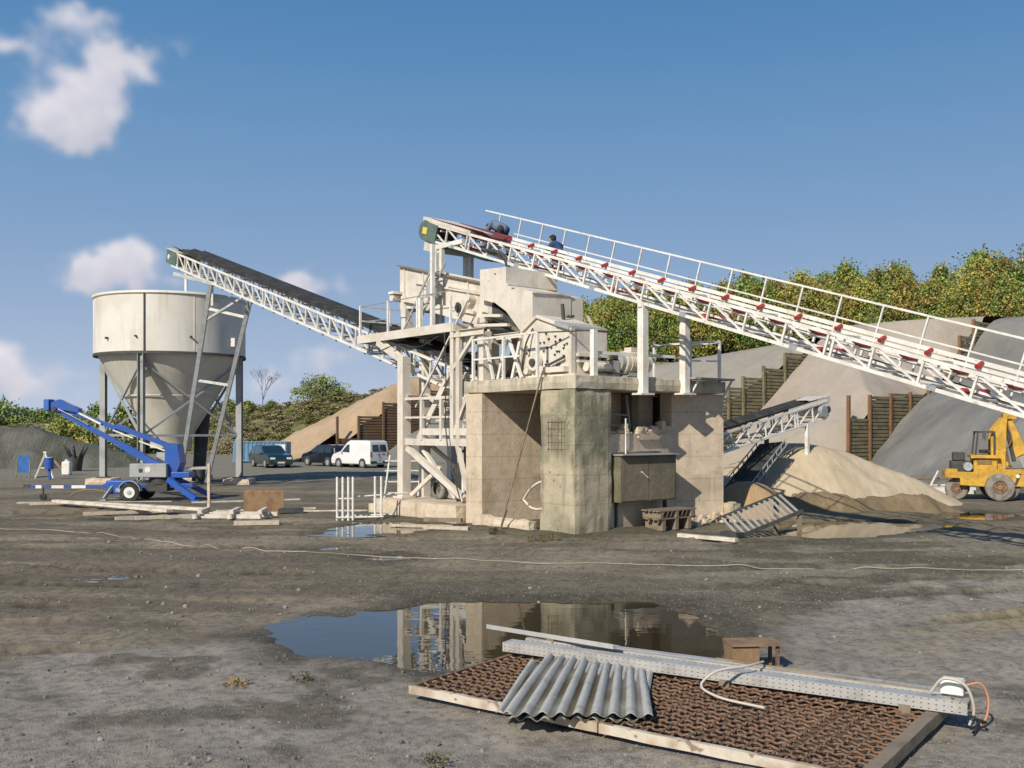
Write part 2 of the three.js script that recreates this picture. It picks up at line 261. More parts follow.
// ---------------------------------------------------------------- the yard: one ground sheet with hollows that hold water
const puddles = [                                     // shoreline polygons (x, z) and depth
  { p: [[-3.15, -12.75], [-2.5, -13.9], [-1.9, -14.5], [-1.2, -15.2], [.2, -15.35], [1.2, -15.1], [2.15, -15.2], [2.5, -14.2], [2.75, -13.1], [2.5, -12.1], [2.35, -11.5], [1.5, -11.3], [.3, -11.1], [-.5, -10.95], [-1.25, -10.95], [-1.6, -11.35], [-2.3, -11.5], [-2.75, -12.1]], d: .10, r: .16 },
  { p: [[-2.9, -20.6], [-2.3, -20.95], [-2.1, -20.5], [-2.6, -20.2]], d: .05, r: .12 },
  { p: [[-7.5, -17.65], [-7.0, -17.85], [-6.8, -17.7], [-7.1, -17.58]], d: .04, r: .06 },
  { p: [[-4.75, -25.4], [-4.2, -28.4], [-3.0, -28.2], [-2.2, -26.8], [-2.6, -25.6], [-3.8, -25.1]], d: .06, r: .25 },
  { p: [[6.7, -24.6], [8.2, -27.7], [10.2, -28.7], [11.9, -28.0], [10.8, -26.2], [9.0, -24.8], [7.6, -24.1]], d: .07, r: .3 },
  { p: [[12.6, -29.6], [13.3, -31.8], [15.0, -32.4], [15.5, -30.6], [14.2, -29.2]], d: .06, r: .25 },
  { p: [[-11.9, -28.9], [-11.3, -29.8], [-10.2, -29.6], [-10.9, -28.7]], d: .05, r: .15 },
  { p: [[-4.6, -21.9], [-4.0, -22.3], [-3.7, -21.9], [-4.3, -21.7]], d: .045, r: .1 },
];
function sdPoly(P, x, z) {
  let d = 1e9, s = 1;
  for (let i = 0, j = P.length - 1; i < P.length; j = i++) {
    const [ax, az] = P[i], [bx, bz] = P[j], ex = bx - ax, ez = bz - az, wx = x - ax, wz = z - az, t = clamp((wx * ex + wz * ez) / (ex * ex + ez * ez)), dx = wx - ex * t, dz = wz - ez * t; d = Math.min(d, dx * dx + dz * dz);
    const c1 = z >= az, c2 = z < bz, c3 = ex * wz > ez * wx; if ((c1 && c2 && c3) || (!c1 && !c2 && !c3)) s = -s;
  }
  return s * Math.sqrt(d);
}
for (const q of puddles) { const xs = q.p.map((a) => a[0]), zs = q.p.map((a) => a[1]); q.b = [Math.min(...xs) - 1.4, Math.max(...xs) + 1.4, Math.min(...zs) - 1.4, Math.max(...zs) + 1.4]; }
const WATER = -.035;
// wheel tracks: centre line z = f(x), extent in x, depth
const tracks = [[(x) => -17.3 + .06 * x + .6 * Math.sin(.18 * x + 1), -18, -1, .05], [(x) => -22.6 - .05 * x + .7 * Math.sin(.16 * x), -22, 8, .045], [(x) => -13.6 - .22 * x + .4 * Math.sin(.3 * x), -13, -3.2, .05], [(x) => -18.4 - .16 * (x - 6) + .5 * Math.sin(.25 * x), 1, 22, .05], [(x) => -26.4 + .12 * x + .5 * Math.sin(.2 * x), -24, -3, .04], [(x) => -14.6 - .3 * (x - 6), 3.4, 16, .045], [(x) => -15.4 + .1 * x + .5 * Math.sin(.2 * x + 2), -16, -4, .035]];
function groundAt(x, z) {
  const far = sstep(45, 90, Math.hypot(x, z));
  let h = (fbm(x * .35, z * .5, 3, 3) - .5) * .09 * (1 - far) + (fbm(x * 1.7 + 9, z * 2.6, 4, 7) - .5) * .055 * (1 - far);
  const rut = fbm(x * .16 + z * .05, z * 1.15 - x * .12, 3, 31); h -= .05 * sstep(.52, .7, rut) * sstep(11, 14, -z) * (1 - sstep(30, 40, -z));
  h += (fbm(x * 9, z * 9, 2, 41) - .5) * .012;
  h += sstep(.62, .8, fbm(x * .9 + 4, z * .9, 3, 55)) * .03;
  let trk = 0;
  for (const [f, x0, x1, dp] of tracks) { if (x < x0 || x > x1) continue; const dz = Math.abs(Math.abs(z - f(x)) - .95); if (dz < .5) { const fade = sstep(x0, x0 + 4, x) * sstep(x1, x1 - 4, x) * sstep(.12, .4, fbm(x * .35, f(x) * 3, 2, 77)); const gr = 1 - sstep(.1, .24, dz + (fbm(x * 5, z * 5, 2, 79) - .5) * .12), rim = sstep(.16, .26, dz) * (1 - sstep(.28, .44, dz)); h += fade * dp * 1.3 * (rim * .5 - gr * (1 + .35 * Math.sin(x * 42))); trk = Math.max(trk, gr * fade); } }
  let wet = 0;
  for (const q of puddles) {
    if (x < q.b[0] || x > q.b[1] || z < q.b[2] || z > q.b[3]) continue;
    const n = ((fbm(x * 2.2, z * 2.2, 4, 91) - .5) * .5 + (fbm(x * 8, z * 8, 3, 95) - .5) * .22) * (q.r / .16 * .5 + .5), sd = sdPoly(q.p, x, z) + n;
    const k = 1 - sstep(-q.r * 2.2, q.r * 1.6, sd); h = lerp(h * (1 - k * .75), WATER - q.d, k) ; wet = Math.max(wet, (1 - sstep(.05, 1.05, sd + (fbm(x * 3, z * 3, 3, 97) - .5) * .5)) * (q.r > .1 ? 1 : .6));
  }
  return [h, wet, trk];
}
const fineGround = (() => {
  const t = mk({ c: [.86, .86, .86], grain: .6, f: 6, amt: .35, d: [.66, .65, .6], spot: [[1, 1, .98], .66, .6], tile: 1.7, n: 768, rough: .97, bump: .02, thr: .4 });
  return t;
})();
{
  const axis = (spans) => { const o = []; for (const [a, b, s] of spans) { const n = Math.max(1, Math.round(Math.abs(b - a) / s)); for (let i = 0; i < n; i++) o.push(a + (b - a) * i / n); } o.push(spans[spans.length - 1][1]); return o; };
  const X = axis([[-2400, -700, 425], [-700, -200, 100], [-200, -60, 14], [-60, -24, 2], [-24, -16, .4], [-16, 16, .105], [16, 26, .4], [26, 60, 2], [60, 200, 14], [200, 700, 100], [700, 2400, 425]]);
  const Z = axis([[900, 60, 210], [60, 6, 9], [6, -6, .8], [-6, -16.5, .075], [-16.5, -31, .13], [-31, -60, .6], [-60, -200, 7], [-200, -800, 100], [-800, -3200, 400]]);
  const nx = X.length, nz = Z.length, pos = new Float32Array(nx * nz * 3), col = new Float32Array(nx * nz * 3), uv = new Float32Array(nx * nz * 2), idx = [];
  for (let j = 0; j < nz; j++) for (let i = 0; i < nx; i++) {
    const x = X[i], z = Z[j], o = j * nx + i, [h, wet, trk] = groundAt(x, z), d = -z;
    pos.set([x, h, z], o * 3); uv.set([x, z], o * 2);
    // surface kinds: pale gravel in front, churned dark loam in the middle, dusty streaks where wheels packed it
    const edge = d - (12.15 + .09 * x + (fbm(x * .5, z * .5, 3, 201) - .5) * 2.6 + (x > 2.8 ? .9 * (x - 2.8) : 0)), loam = sstep(-.25, .35, edge + (fbm(x * 3, z * 3, 3, 203) - .5) * 1.2) ;
    const right = sstep(1.5, 5.5, x) * sstep(40, 26, d);
    let c = [.31, .275, .225];
    const gv = fbm(x * 1.3, z * 1.3, 4, 211); c = c.map((v) => v * lerp(.78, 1.18, gv));
    const a1 = fbm(x * .22 + z * .10, z * .75 - x * .09, 4, 221), a2 = fbm(x * .7, z * 1.9, 3, 223);
    let m = [.186, .155, .104]; m = m.map((v) => v * lerp(.72, 1.25, a2));
    const dust = sstep(.48, .66, a1 + (a2 - .5) * .35); m = m.map((v, k) => lerp(v, [.30, .25, .18][k], dust * .75));
    const rt = [0.258, 0.231, 0.166]; m = m.map((v, k) => lerp(v, rt[k] * lerp(.75, 1.15, a2), right * .75));
    const dark2 = sstep(.52, .62, fbm(x * .55 + 31, z * 1.2, 4, 229)) * (.35 + .5 * right); m = m.map((v, k) => lerp(v, [0.106, 0.092, 0.060][k], dark2));
    c = c.map((v, k) => lerp(v, m[k], loam));
    const spot = sstep(.62, .7, fbm(x * 1.1 + 7, z * 1.6, 4, 233)) * (1 - loam); c = c.map((v, k) => lerp(v, [0.102, 0.087, 0.056][k], spot * .7));
    const ochre = sstep(.5, .7, fbm(x * .4 - 3, z * .8, 3, 239)) * sstep(3, 6, x) * sstep(11, 12.5, d) * sstep(16.5, 14, d); c = c.map((v, k) => lerp(v, [0.299, 0.245, 0.126][k], ochre * .75));
    const sandy = (1 - sstep(0, 3.2, Math.hypot((x - 10) / 1.6, (z + 30.5)) - 3)) ; c = c.map((v, k) => lerp(v, [0.218, 0.170, 0.090][k], sandy * .7));
    { const ux = x + .94, uz = z + 9.89, lx = ux * .794 + uz * .609, lz = -ux * .609 + uz * .794; const q = sstep(-.05, .12, Math.min(lx, 4.22 - lx, -lz, lz + 2.45) + (a2 - .5) * .2); c = c.map((v, k) => lerp(v, [.07, .05, .032][k], q * .85)); } const asphalt = sstep(46, 56, d); c = c.map((v, k) => lerp(v, [0.272, 0.245, 0.182][k] * lerp(.85, 1.1, gv), asphalt));  // screen panel footprint: rusty mud and the panel's shade painted into the ground
    c = c.map((v, k) => lerp(v, [0.061, 0.054, 0.034][k], wet * .8));
    // damp skirt of soil along the foot of the concrete housing
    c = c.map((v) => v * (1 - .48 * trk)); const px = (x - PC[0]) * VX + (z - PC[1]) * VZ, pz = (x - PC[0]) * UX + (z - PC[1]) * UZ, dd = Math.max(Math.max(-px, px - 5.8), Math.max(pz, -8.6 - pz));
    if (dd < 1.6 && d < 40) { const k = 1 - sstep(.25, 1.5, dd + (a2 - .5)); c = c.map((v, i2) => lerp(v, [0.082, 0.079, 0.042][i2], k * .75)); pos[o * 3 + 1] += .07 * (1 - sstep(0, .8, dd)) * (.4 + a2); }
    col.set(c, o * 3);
  }
  for (let j = 0; j < nz - 1; j++) for (let i = 0; i < nx - 1; i++) { const a = j * nx + i, b = a + 1, c = a + nx, e = c + 1; idx.push(a, b, c, b, e, c); }
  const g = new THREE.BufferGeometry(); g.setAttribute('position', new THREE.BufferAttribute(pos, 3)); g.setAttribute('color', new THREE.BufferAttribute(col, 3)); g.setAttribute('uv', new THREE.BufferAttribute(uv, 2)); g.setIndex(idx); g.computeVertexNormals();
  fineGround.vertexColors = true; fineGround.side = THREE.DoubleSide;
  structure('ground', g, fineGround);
}
{
  const water = new THREE.MeshPhysicalMaterial({ color: new THREE.Color().setRGB(.045, .036, .02), roughness: .015, ior: 1.52, specularIntensity: 1, side: THREE.DoubleSide });
  water.bumpMap = dtex(256, 256, (u, v) => .5 + (fbm(u * 6, v * 14, 3, 881, 6, 14) - .5) * .6, false, [3, 3]); water.bumpScale = .0025;
  for (const q of puddles) {
    const s = new THREE.Shape(), cx = q.p.reduce((a, b) => a + b[0], 0) / q.p.length, cz = q.p.reduce((a, b) => a + b[1], 0) / q.p.length;
    q.p.forEach(([x, z], i) => { const l = Math.hypot(x - cx, z - cz), k = 1 + (.3 + q.r * 1.4) / l; s[i ? 'lineTo' : 'moveTo'](cx + (x - cx) * k, -(cz + (z - cz) * k)); });
    const g = new THREE.ShapeGeometry(s); g.rotateX(-Math.PI / 2); g.translate(0, WATER, 0);
    const m = structure(numbered('puddle'), g, water); m.castShadow = false;
  }
}
const gy = (x, z) => groundAt(x, z)[0];

// loose stones on the gravel: nobody could count them
{
  const g = new THREE.IcosahedronGeometry(1, 0), p = g.attributes.position; for (let i = 0; i < p.count; i++) { const k = .75 + .5 * vn3(p.getX(i) * 2 + 5, p.getY(i) * 2, p.getZ(i) * 2); p.setXYZ(i, p.getX(i) * k, p.getY(i) * k * .7, p.getZ(i) * k); } g.computeVertexNormals();
  const R = rng(5), N = 60000, m = new THREE.InstancedMesh(g, new THREE.MeshStandardMaterial({ color: 0xffffff, roughness: .95 }), N), mt = new THREE.Matrix4(), q = new THREE.Quaternion(), e = new THREE.Euler(), c = new THREE.Color();
  for (let i = 0; i < N; i++) {
    const d = 7.2 + 17 * Math.pow(R(), 3.0), x = (R() * 2 - 1) * .6 * d, [y] = groundAt(x, -d), big = R() > .992, s = (big ? .014 + .014 * R() : .003 + .0075 * R() * R()) * (1 + (d > 14 ? .5 : 0));
    e.set(R() * 6, R() * 6, R() * 6); mt.compose(new THREE.Vector3(x, y + s * .25, -d), q.setFromEuler(e), new THREE.Vector3(s, s, s)); m.setMatrixAt(i, mt);
    const t = R(), l = t > .99 ? .4 : .12 + .17 * R(); m.setColorAt(i, c.setRGB(l, l * .92, l * .80));
  }
  m.name = 'loose_gravel'; stuff(finish(m)); tag(m, 'small loose stones strewn over the grey gravel yard', 'gravel'); m.userData.kind = 'stuff'; scene.add(m);
}

// ---------------------------------------------------------------- the embankment behind the storage bays
const crest = [[90, -28, 10.6], [66, -53, 10.0], [47, -70, 9.8], [34, -83, 9.4], [22, -89, 9.0], [6, -96, 8.2], [-6, -102, 7.4], [-17, -109, 6.3], [-28, -116, 5.2], [-50, -128, 3.6], [-90, -150, 2.6], [-170, -190, 2.2]];
const crestCurve = new THREE.CatmullRomCurve3(crest.map(([x, z, h]) => new THREE.Vector3(x, h, z)));
function hillPoint(t, w) {                            // w metres behind the crest edge (negative: down the front)
  const p = crestCurve.getPoint(t), d = crestCurve.getTangent(t); d.y = 0; d.normalize(); const nx = d.z, nz = -d.x; // to the back
  const s = nz > 0 ? -1 : 1, x = p.x + nx * s * w, z = p.z + nz * s * w;
  let h = w < 0 ? p.y + w * .62 : p.y + Math.min(w * .05, 2.4); h += (fbm(x * .25, z * .25, 4, 301) - .5) * 1.5 * sstep(-14, -8, w) ;
  return new THREE.Vector3(x, Math.max(h, -.5), z);
}
{
  const ws = [-24, -18, -15, -13, -11, -9.5, -8, -6.5, -5, -4, -3, -2, -1, 0, 1, 2, 3, 5, 8, 12, 18, 30, 60, 140], n = 170, pos = [], col = [], idx = [];
  for (let i = 0; i <= n; i++) for (const w of ws) { const p = hillPoint(i / n, w); if (w === -24) p.y = -1; pos.push(p.x, p.y, p.z); const k = fbm(p.x * .3, p.z * .3 + p.y * .4, 4, 307), b = sstep(.52, .66, k); col.push(...[0, 1, 2].map((q) => lerp([.15, .145, .06][q], [.24, .205, .14][q], b))); }
  const L = ws.length; for (let i = 0; i < n; i++) for (let j = 0; j < L - 1; j++) { const a = i * L + j, b = a + L; idx.push(a, b, a + 1, b, b + 1, a + 1); }
  const g = new THREE.BufferGeometry(); g.setAttribute('position', new THREE.Float32BufferAttribute(pos, 3)); g.setAttribute('color', new THREE.Float32BufferAttribute(col, 3)); g.setIndex(idx); g.computeVertexNormals();
  const uv = []; for (let i = 0; i < pos.length; i += 3) uv.push(pos[i], pos[i + 2] + pos[i + 1]); g.setAttribute('uv', new THREE.Float32BufferAttribute(uv, 2));
  const m = mk({ c: [1, 1, 1], grain: .5, f: 5, amt: .4, d: [.6, .62, .5], tile: 5, n: 256, rough: 1, bump: .08 }); m.vertexColors = true; m.side = THREE.DoubleSide;
  structure('hillside', g, m);
}

// ---------------------------------------------------------------- storage bays: stockpiles between stepped plank walls
// bay axes: v to the right and away, u towards the camera, from an origin on a wall's near end
const BV = [.768, -.64], BU = [.64, .768];
function pileMesh(name, mat, label, [ox, oz], v0, v1, u0, u1, hfn, step = .4) {
  const nv = Math.round((v1 - v0) / step), nu = Math.round((u1 - u0) / step), pos = [], idx = [], uv = [], ok = [];
  for (let j = 0; j <= nu; j++) for (let i = 0; i <= nv; i++) {
    const v = v0 + (v1 - v0) * i / nv, u = u0 + (u1 - u0) * j / nu, h = hfn(v, u); pos.push(v, Math.max(h, -.25), -u); uv.push(v, u); ok.push(h > -.25);
  }
  const w = nv + 1; for (let j = 0; j < nu; j++) for (let i = 0; i < nv; i++) { const a = j * w + i, b = a + 1, c = a + w, d = c + 1; if (ok[a] || ok[b] || ok[c] || ok[d]) idx.push(a, b, c, b, d, c); }
  const g = new THREE.BufferGeometry(); g.setAttribute('position', new THREE.Float32BufferAttribute(pos.map((p, i) => (i % 3 === 2 ? -p : p)), 3)); g.setAttribute('uv', new THREE.Float32BufferAttribute(uv, 2)); g.setIndex(idx); g.computeVertexNormals();
  const m = finish(new THREE.Mesh(g, mat)); m.name = numbered(name); m.position.set(ox, 0, oz); m.rotation.y = PA; scene.add(m); return tag(m, label, 'stockpile');
}
const Q2 = [20.8, -62], QD = [-14.9, -85];
const rough = (v, u, s, a = .22) => (fbm(u * 1.9 + 3, v * .22, 3, s + 7) - .5) * (s < 420 ? .12 : .3) + (fbm(v * 1.1 + u * .3, u * 1.3, 3, s + 11) - .5) * (s < 420 ? .1 : .2) + (fbm(v * .45, u * .45, 4, s) - .5) * a * 3 + (fbm(v * 2.2, u * 2.2, 3, s + 3) - .5) * a * .7;
const soft = (v, u, s, a) => (fbm(v * .45, u * .45, 4, s) - .5) * a * 3 + (fbm(v * 2.2, u * 2.2, 3, s + 3) - .5) * a * .7;
const cap = (h, top, k = 1.2) => { const d = top - h; return d > k ? h : top - k * Math.exp((d - k) / k) ; };
const S2 = [[0, 2.45, 3.25], [2.45, 4.95, 4.72], [4.95, 7.45, 4.85], [7.45, 9.9, 5.0], [9.9, 12.4, 5.9], [12.4, 14.3, 7.6], [14.3, 16.4, 9.2], [16.4, 19, 10.5]];
const S1 = [[-6.5, -4, 4.2], [-4, -1.6, 4.7], [-1.6, 0, 5.35], [0, 2.3, 6.15], [2.3, 4.8, 6.95], [4.8, 8.2, 7.95]];
const SD = [[0, 2.1, 1.9], [2.1, 4.6, 3.7], [4.6, 7.1, 4.95], [7.1, 9.6, 5.6], [9.6, 13, 6.2], [13, 17, 6.9]];
const wallTop = (S, v) => { let t = 0; for (const [a, b, h] of S) if (v > a && v <= b + .3) t = Math.max(t, 0) || h; return v > S[S.length - 1][1] ? 99 : t; };
const stepped = (S, v) => { let t = 0; for (let k = -3; k <= 3; k++) t += Math.min(wallTop(S, v + k * .28), 14); return t / 7; };   // fill slumps towards the wall's steps
pileMesh('gravel_pile', M.pileB, 'broad smooth beige stockpile between the two stepped plank walls', Q2, -6, 30, -7.9, -.1, (v, u) => Math.min(cap(.72 * (v + 3.6) + rough(v, u, 401, .1), 10.6 + .05 * (v - 10)), stepped(S2, v) - .12 + .78 * Math.max(0, -u - .1)), .3);
pileMesh('gravel_pile', M.pileA, 'grey beige stockpile left of the first stepped wall, behind the crusher motor', Q2, -14, 30, -34, -8.1, (v, u) => Math.min(cap(.55 * (v + 9) + rough(v, u, 411, .2) - .04 * (-8 - u), 9.9 - .1 * (-8 - u)), stepped(S1, v) - .12 + .75 * (-u - 8.1)), .45);
pileMesh('gravel_pile', M.pileC, 'large dark grey stockpile at the right edge, behind the yellow digger', Q2, -9, 34, .14, 18, (v, u) => { const lo = cap(.66 * (v - 1.6 + .72 * Math.min(u, 11)) + rough(v, u, 421, .16), 5.2 + .1 * (v - 8), .9), hi = cap(.78 * (v - 5.5 + .1 * u) + rough(v, u, 427, .2), 11.3, 1.4); return Math.max(lo, hi); }, .35);
pileMesh('gravel_pile', M.pileD, 'sandy pink stockpile rising above the brown stepped wall behind the cars', QD, -8, 26, -10, -.1, (v, u) => Math.min(cap(.6 * (v + 3.7) + rough(v, u, 431, .1), 10.2, 1), (u + 10.4) * .9 + .4, v > 0 ? stepped(SD, v) - .1 + .8 * (-u - .1) : 99), .4);
pileMesh('gravel_pile', M.pileC, 'small grey stockpile in front of the brown wall, right of the white van', QD, 0, 18, .2, 9, (v, u) => cap(.62 * (v - 3.9 + .25 * u) + rough(v, u, 441, .16), 6.2, 1) - Math.max(0, u - 5) * .5, .4);

function bayWall(name, label, [ox, oz], sections, plankMat, postMat, postTops) {
  const o = thing(name, label, 'retaining wall', [ox, 0, oz], PA);
  const p = (v) => v;
  sections.forEach(([a, b, top, base = 0], i) => {
    const m = mb(); let y = base, k = 0;
    while (y < top - .02) { const h = .24; m.box((a + b) / 2, y + h * .42, (k % 2 ? .02 : -.006), b - a - .12, h * .8, .1); y += h; k++; }
    stuff(m.build('plank_panel', plankMat, o));
    mb().box(a, (postTops?.[i] ?? top + .12) / 2 + base / 2, .08, .17, (postTops?.[i] ?? top + .12) - base, .2).build('post', postMat, o);
  });
  const [, b, top] = sections[sections.length - 1]; mb().box(b, top / 2, .08, .17, top, .2).build('post', postMat, o);
  return o;
}
bayWall('plank_wall', 'stepped plank wall with a tall free front post, right of the small conveyor', Q2, S2, M.sleeper, M.sleeperPost, [4.75]);
bayWall('plank_wall', 'stepped plank wall rising behind the right end of the concrete housing', [15.7, -68.2], S1, M.sleeper, M.sleeper);
bayWall('plank_wall', 'brown stepped wall below the pink stockpile, behind the white van', QD, SD, M.brownwall, M.brownwall, [3.75]);

// sand tip under the small conveyor and the little reddish heap beside it
function heap(name, mat, label, [cx, cz], r, hfn, step = .12) {
  const [rx, rz] = r, nx = Math.round(2 * rx / step), nz = Math.round(2 * rz / step), pos = [], uv = [], ok = [], idx = [];
  for (let j = 0; j <= nz; j++) for (let i = 0; i <= nx; i++) { const x = -rx + 2 * rx * i / nx, z = -rz + 2 * rz * j / nz, h = hfn(x, z); pos.push(x, Math.max(h, -.22), z); uv.push(x + cx, z + h); ok.push(h > -.22); }
  const w = nx + 1; for (let j = 0; j < nz; j++) for (let i = 0; i < nx; i++) { const a = j * w + i; if (ok[a] || ok[a + 1] || ok[a + w] || ok[a + w + 1]) idx.push(a, a + w, a + 1, a + 1, a + w, a + w + 1); }
  const g = new THREE.BufferGeometry(); g.setAttribute('position', new THREE.Float32BufferAttribute(pos, 3)); g.setAttribute('uv', new THREE.Float32BufferAttribute(uv, 2)); g.setIndex(idx); g.computeVertexNormals();
  const m = finish(new THREE.Mesh(g, mat)); m.name = numbered(name); m.position.set(cx, 0, cz); scene.add(m); return tag(m, label, 'sand pile');
}
heap('sand_pile', M.sand, 'beige sand heap with a long right tail under the small conveyor', [11.75, -36.6], [7, 5], (x, z) => {
  const cone = 2.75 - .62 * Math.hypot((x + 1.25) * .9, z + .3), t = clamp((x + 1.25) / 4.4), ax = -1.25 + t * 3.9, az = -.3 + t * 1.2, ridge = lerp(2.6, 1.05, t) - .58 * Math.hypot(x - ax, z - az);
  return cap(Math.max(cone, ridge), 2.3, .45) + soft(x * 2, z * 2, 451, .05) - .1;
});
heap('wet_sand_apron', M.wetsand, 'damp brown sand spread along the foot of the beige heap', [10.7, -33.3], [4.6, 2.4], (x, z) => Math.min(.4 + (fbm(x * 1.4, z * 1.4, 4, 461) - .5) * .6, .62 * (3.7 - Math.abs(x)) , .5 * (1.35 + (fbm(x * .9, 3, 3, 467) - .5) * 1.3 - Math.abs(z - x * .1))), .1);
heap('small_sand_heap', M.redsand, 'small rounded reddish sand heap against the right end of the housing', [7.3, -30.9], [2.2, 1.9], (x, z) => cap(1.45 - .95 * Math.hypot(x * .95, z) + soft(x * 3, z * 3, 471, .04), 1.05, .3));
heap('spoil_mound', M.spoil, 'long low grey mound of spoil at the far left edge', [-37, -72], [17, 10], (x, z) => cap(4.2 - .55 * Math.max(Math.abs(z) - 1, 0) - .22 * Math.max(0, x + 4) - (x > 10 ? (x - 10) * .4 : 0) + rough(x, z, 481, .4), 3.0 + .3 * Math.sin(x * .4), .8) - .15, .4);

// ---------------------------------------------------------------- concrete crusher housing (plant axes)
{
  const o = plantThing('concrete_housing', 'weathered concrete crusher housing with two dark bays and a stained corner pier', 'concrete building', [0, 0, 0]);
  mb().rough(.645, 1.74, -.645, 1.31, 3.78, 1.31, .012, .16, .03).build('corner_pier', M.mossy, o);
  mb().rough(2.9, 3.79, -2.2, 5.84, .36, 4.5, .008, .22, .025).build('roof_slab', M.fascia, o);
  // front band of the slab above the left bay is paler, above the right bay mossy
  mb().plan([[0, -4.41], [0, -3.69], [3.6, -3.42], [3.6, -4.41]], -.15, 3.6).build('wing_wall', M.concrete, o);
  mb().plan([[5.78, -.02], [4.2, -.56], [4.2, -.98], [5.38, -.56], [5.38, -4.41], [5.78, -4.41]], -.15, 3.6).build('wing_wall', M.concrete, o);
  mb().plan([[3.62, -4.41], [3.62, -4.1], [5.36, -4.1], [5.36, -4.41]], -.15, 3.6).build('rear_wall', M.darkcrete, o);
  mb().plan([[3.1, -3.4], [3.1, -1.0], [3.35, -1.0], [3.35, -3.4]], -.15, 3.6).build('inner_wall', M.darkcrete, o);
  const bp = mb(); bp.plan([[1.29, -.14], [4.24, -.52], [4.24, -.86], [1.29, -.4]], -.15, 2.5);
  bp.build('bay_panel', M.concrete, o);
  const R = rng(12), lumps = mb(); for (let k = 0; k < 13; k++) { const t = (k + .5) / 13, x = lerp(1.36, 4.2, t), z = lerp(-.27, -.68, t), h = .06 + .24 * R() * (t > .25 ? 1 : .5) + (t > .75 ? .1 : 0); lumps.rough(x, 2.48 + h / 2, z, .26, h, .24, .03, .1, .03); }
  lumps.build('broken_edge', M.concrete, o);
  mb().box(3.0, 2.42, -.3, 1.0, .05, .06, .13).box(2.6, 2.05, -.28, 1.9, .03, .04, .13).build('ledge', M.concrete, o);
  mb().tube([1.95, 1.9, -.15], [1.95, 2.9, -.15], .02).build('conduit', M.white, o);
  mb().plan([[1.5, -1.55], [4.3, -1.35], [4.3, -1.6], [1.5, -1.8]], 1.5, 3.6).build('inner_wall', M.concrete, o);  // wall added behind the opening to catch bounced light and lift the black void
  const fr = mb(); fr.bar([2.0, 2.6, -1.2], [2.0, 3.55, -1.2], .05).bar([3.0, 2.6, -1.0], [2.85, 3.55, -1.0], .05).bar([2.0, 3.05, -1.2], [2.95, 3.0, -1.0], .04).bar([2.0, 2.75, -1.2], [3.0, 2.72, -1.0], .04); fr.build('inner_frame', M.steelgrey, o);
  const rb = mb(); for (let k = 0; k < 6; k++) rb.bar([-.012, 2.05, -.95 + k * .12], [-.012, 2.85, -.95 + k * .12], .012); for (let k = 0; k < 5; k++) rb.bar([-.014, 2.12 + k * .17, -1.0], [-.014, 2.12 + k * .17, -.3], .012); rb.build('exposed_rebar', M.rust, o);
  const fx = mb(); for (const [y, z, s] of [[2.25, -3.0, .05], [2.62, -.18, .05], [3.1, -.8, .04], [1.5, -.6, .05], [1.35, -.75, .06], [1.55, -.9, .05], [1.2, -.5, .04]]) fx.rough(z < -2 ? .55 : -.016, y, z, .03, s, s * 1.4, .01, .05, .004); stuff(fx.build('spalled_patch', M.stone, o));
  mb().rough(-.12, .05, -2.6, .34, .5, 2.4, .04, .2, .06).build('footing', M.concrete, o);
  mb().rough(5.95, .2, .15, .42, .74, .42, .02, .14, .04).build('stub_block', M.mossy, o);
  // access hatch leaning plate at the foot of the left bay
  const h = mb(); h.path([[.35, .75, -2.35], [.33, 1.0, -2.1], [.3, 1.2, -1.75], [.3, 1.25, -1.5], [.3, .95, -1.42], [.32, .6, -1.5], [.34, .55, -2.0], [.35, .75, -2.35]], .035, 40, 6); h.build('pipe_loop', M.cream, o);
}
{ // footing under the steel tower
  const o = plantThing('concrete_footing', 'low pale concrete plinth under the white steel tower', 'plinth', [.6, 0, -6.6]);
  mb().rough(.55, .2, -6.65, 1.7, .62, 4.35, .012, .22, .03).build('plinth', M.concrete, o);
  mb().rough(.4, .12, -8.95, 1.3, .4, .5, .02, .2, .04).build('step', M.concrete, o);
}
{ // cabinet hung in the right bay
  const o = plantThing('steel_cabinet', 'large olive brown steel cabinet standing in the right bay', 'cabinet', [2.5, .05, -.05]);
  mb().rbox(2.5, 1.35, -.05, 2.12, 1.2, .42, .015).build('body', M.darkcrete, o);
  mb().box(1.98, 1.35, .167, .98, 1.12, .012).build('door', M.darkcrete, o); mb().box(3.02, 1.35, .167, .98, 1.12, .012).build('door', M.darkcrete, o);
  mb().box(2.5, 1.965, .0, 2.2, .03, .56).build('lid', M.steelgrey, o);
  mb().bar([2.18, 1.52, .19], [2.42, 1.36, .19], .035, .03).build('handle', M.white, o);
  mb().box(1.6, .4, -.16, .08, .72, .08).build('stand_leg', M.dark, o); mb().box(3.4, .4, -.1, .08, .72, .08).build('stand_leg', M.dark, o);
}
{ // boards and pallets stacked beneath it
  const R = rng(31), g = 'weathered boards stacked under the cabinet';
  const o = plantThing('broken_pallet', 'broken weathered pallet lying beneath the olive cabinet', 'pallet', [3.0, 0, .35], undefined);
  for (let k = 0; k < 5; k++) mb().box(3.0 + .05 * R(), .52 + .012 * R(), .12 + k * .13, 1.5, .03, .1, .05 * (R() - .5)).build('board', M.woodgrey, o);
  for (let k = 0; k < 3; k++) mb().box(2.4 + k * .6, .42, .38, .1, .16, .62).build('bearer', M.woodgrey, o);
  for (let k = 0; k < 4; k++) mb().box(3.02, .32, .14 + k * .16, 1.35 + .3 * R(), .03, .11, .1 * (R() - .5)).build('board', M.woodgrey, o);
  for (let k = 0; k < 3; k++) mb().box(2.5 + k * .5, .17, .38, .12, .3, .6).build('bearer', M.woodgrey, o);
}
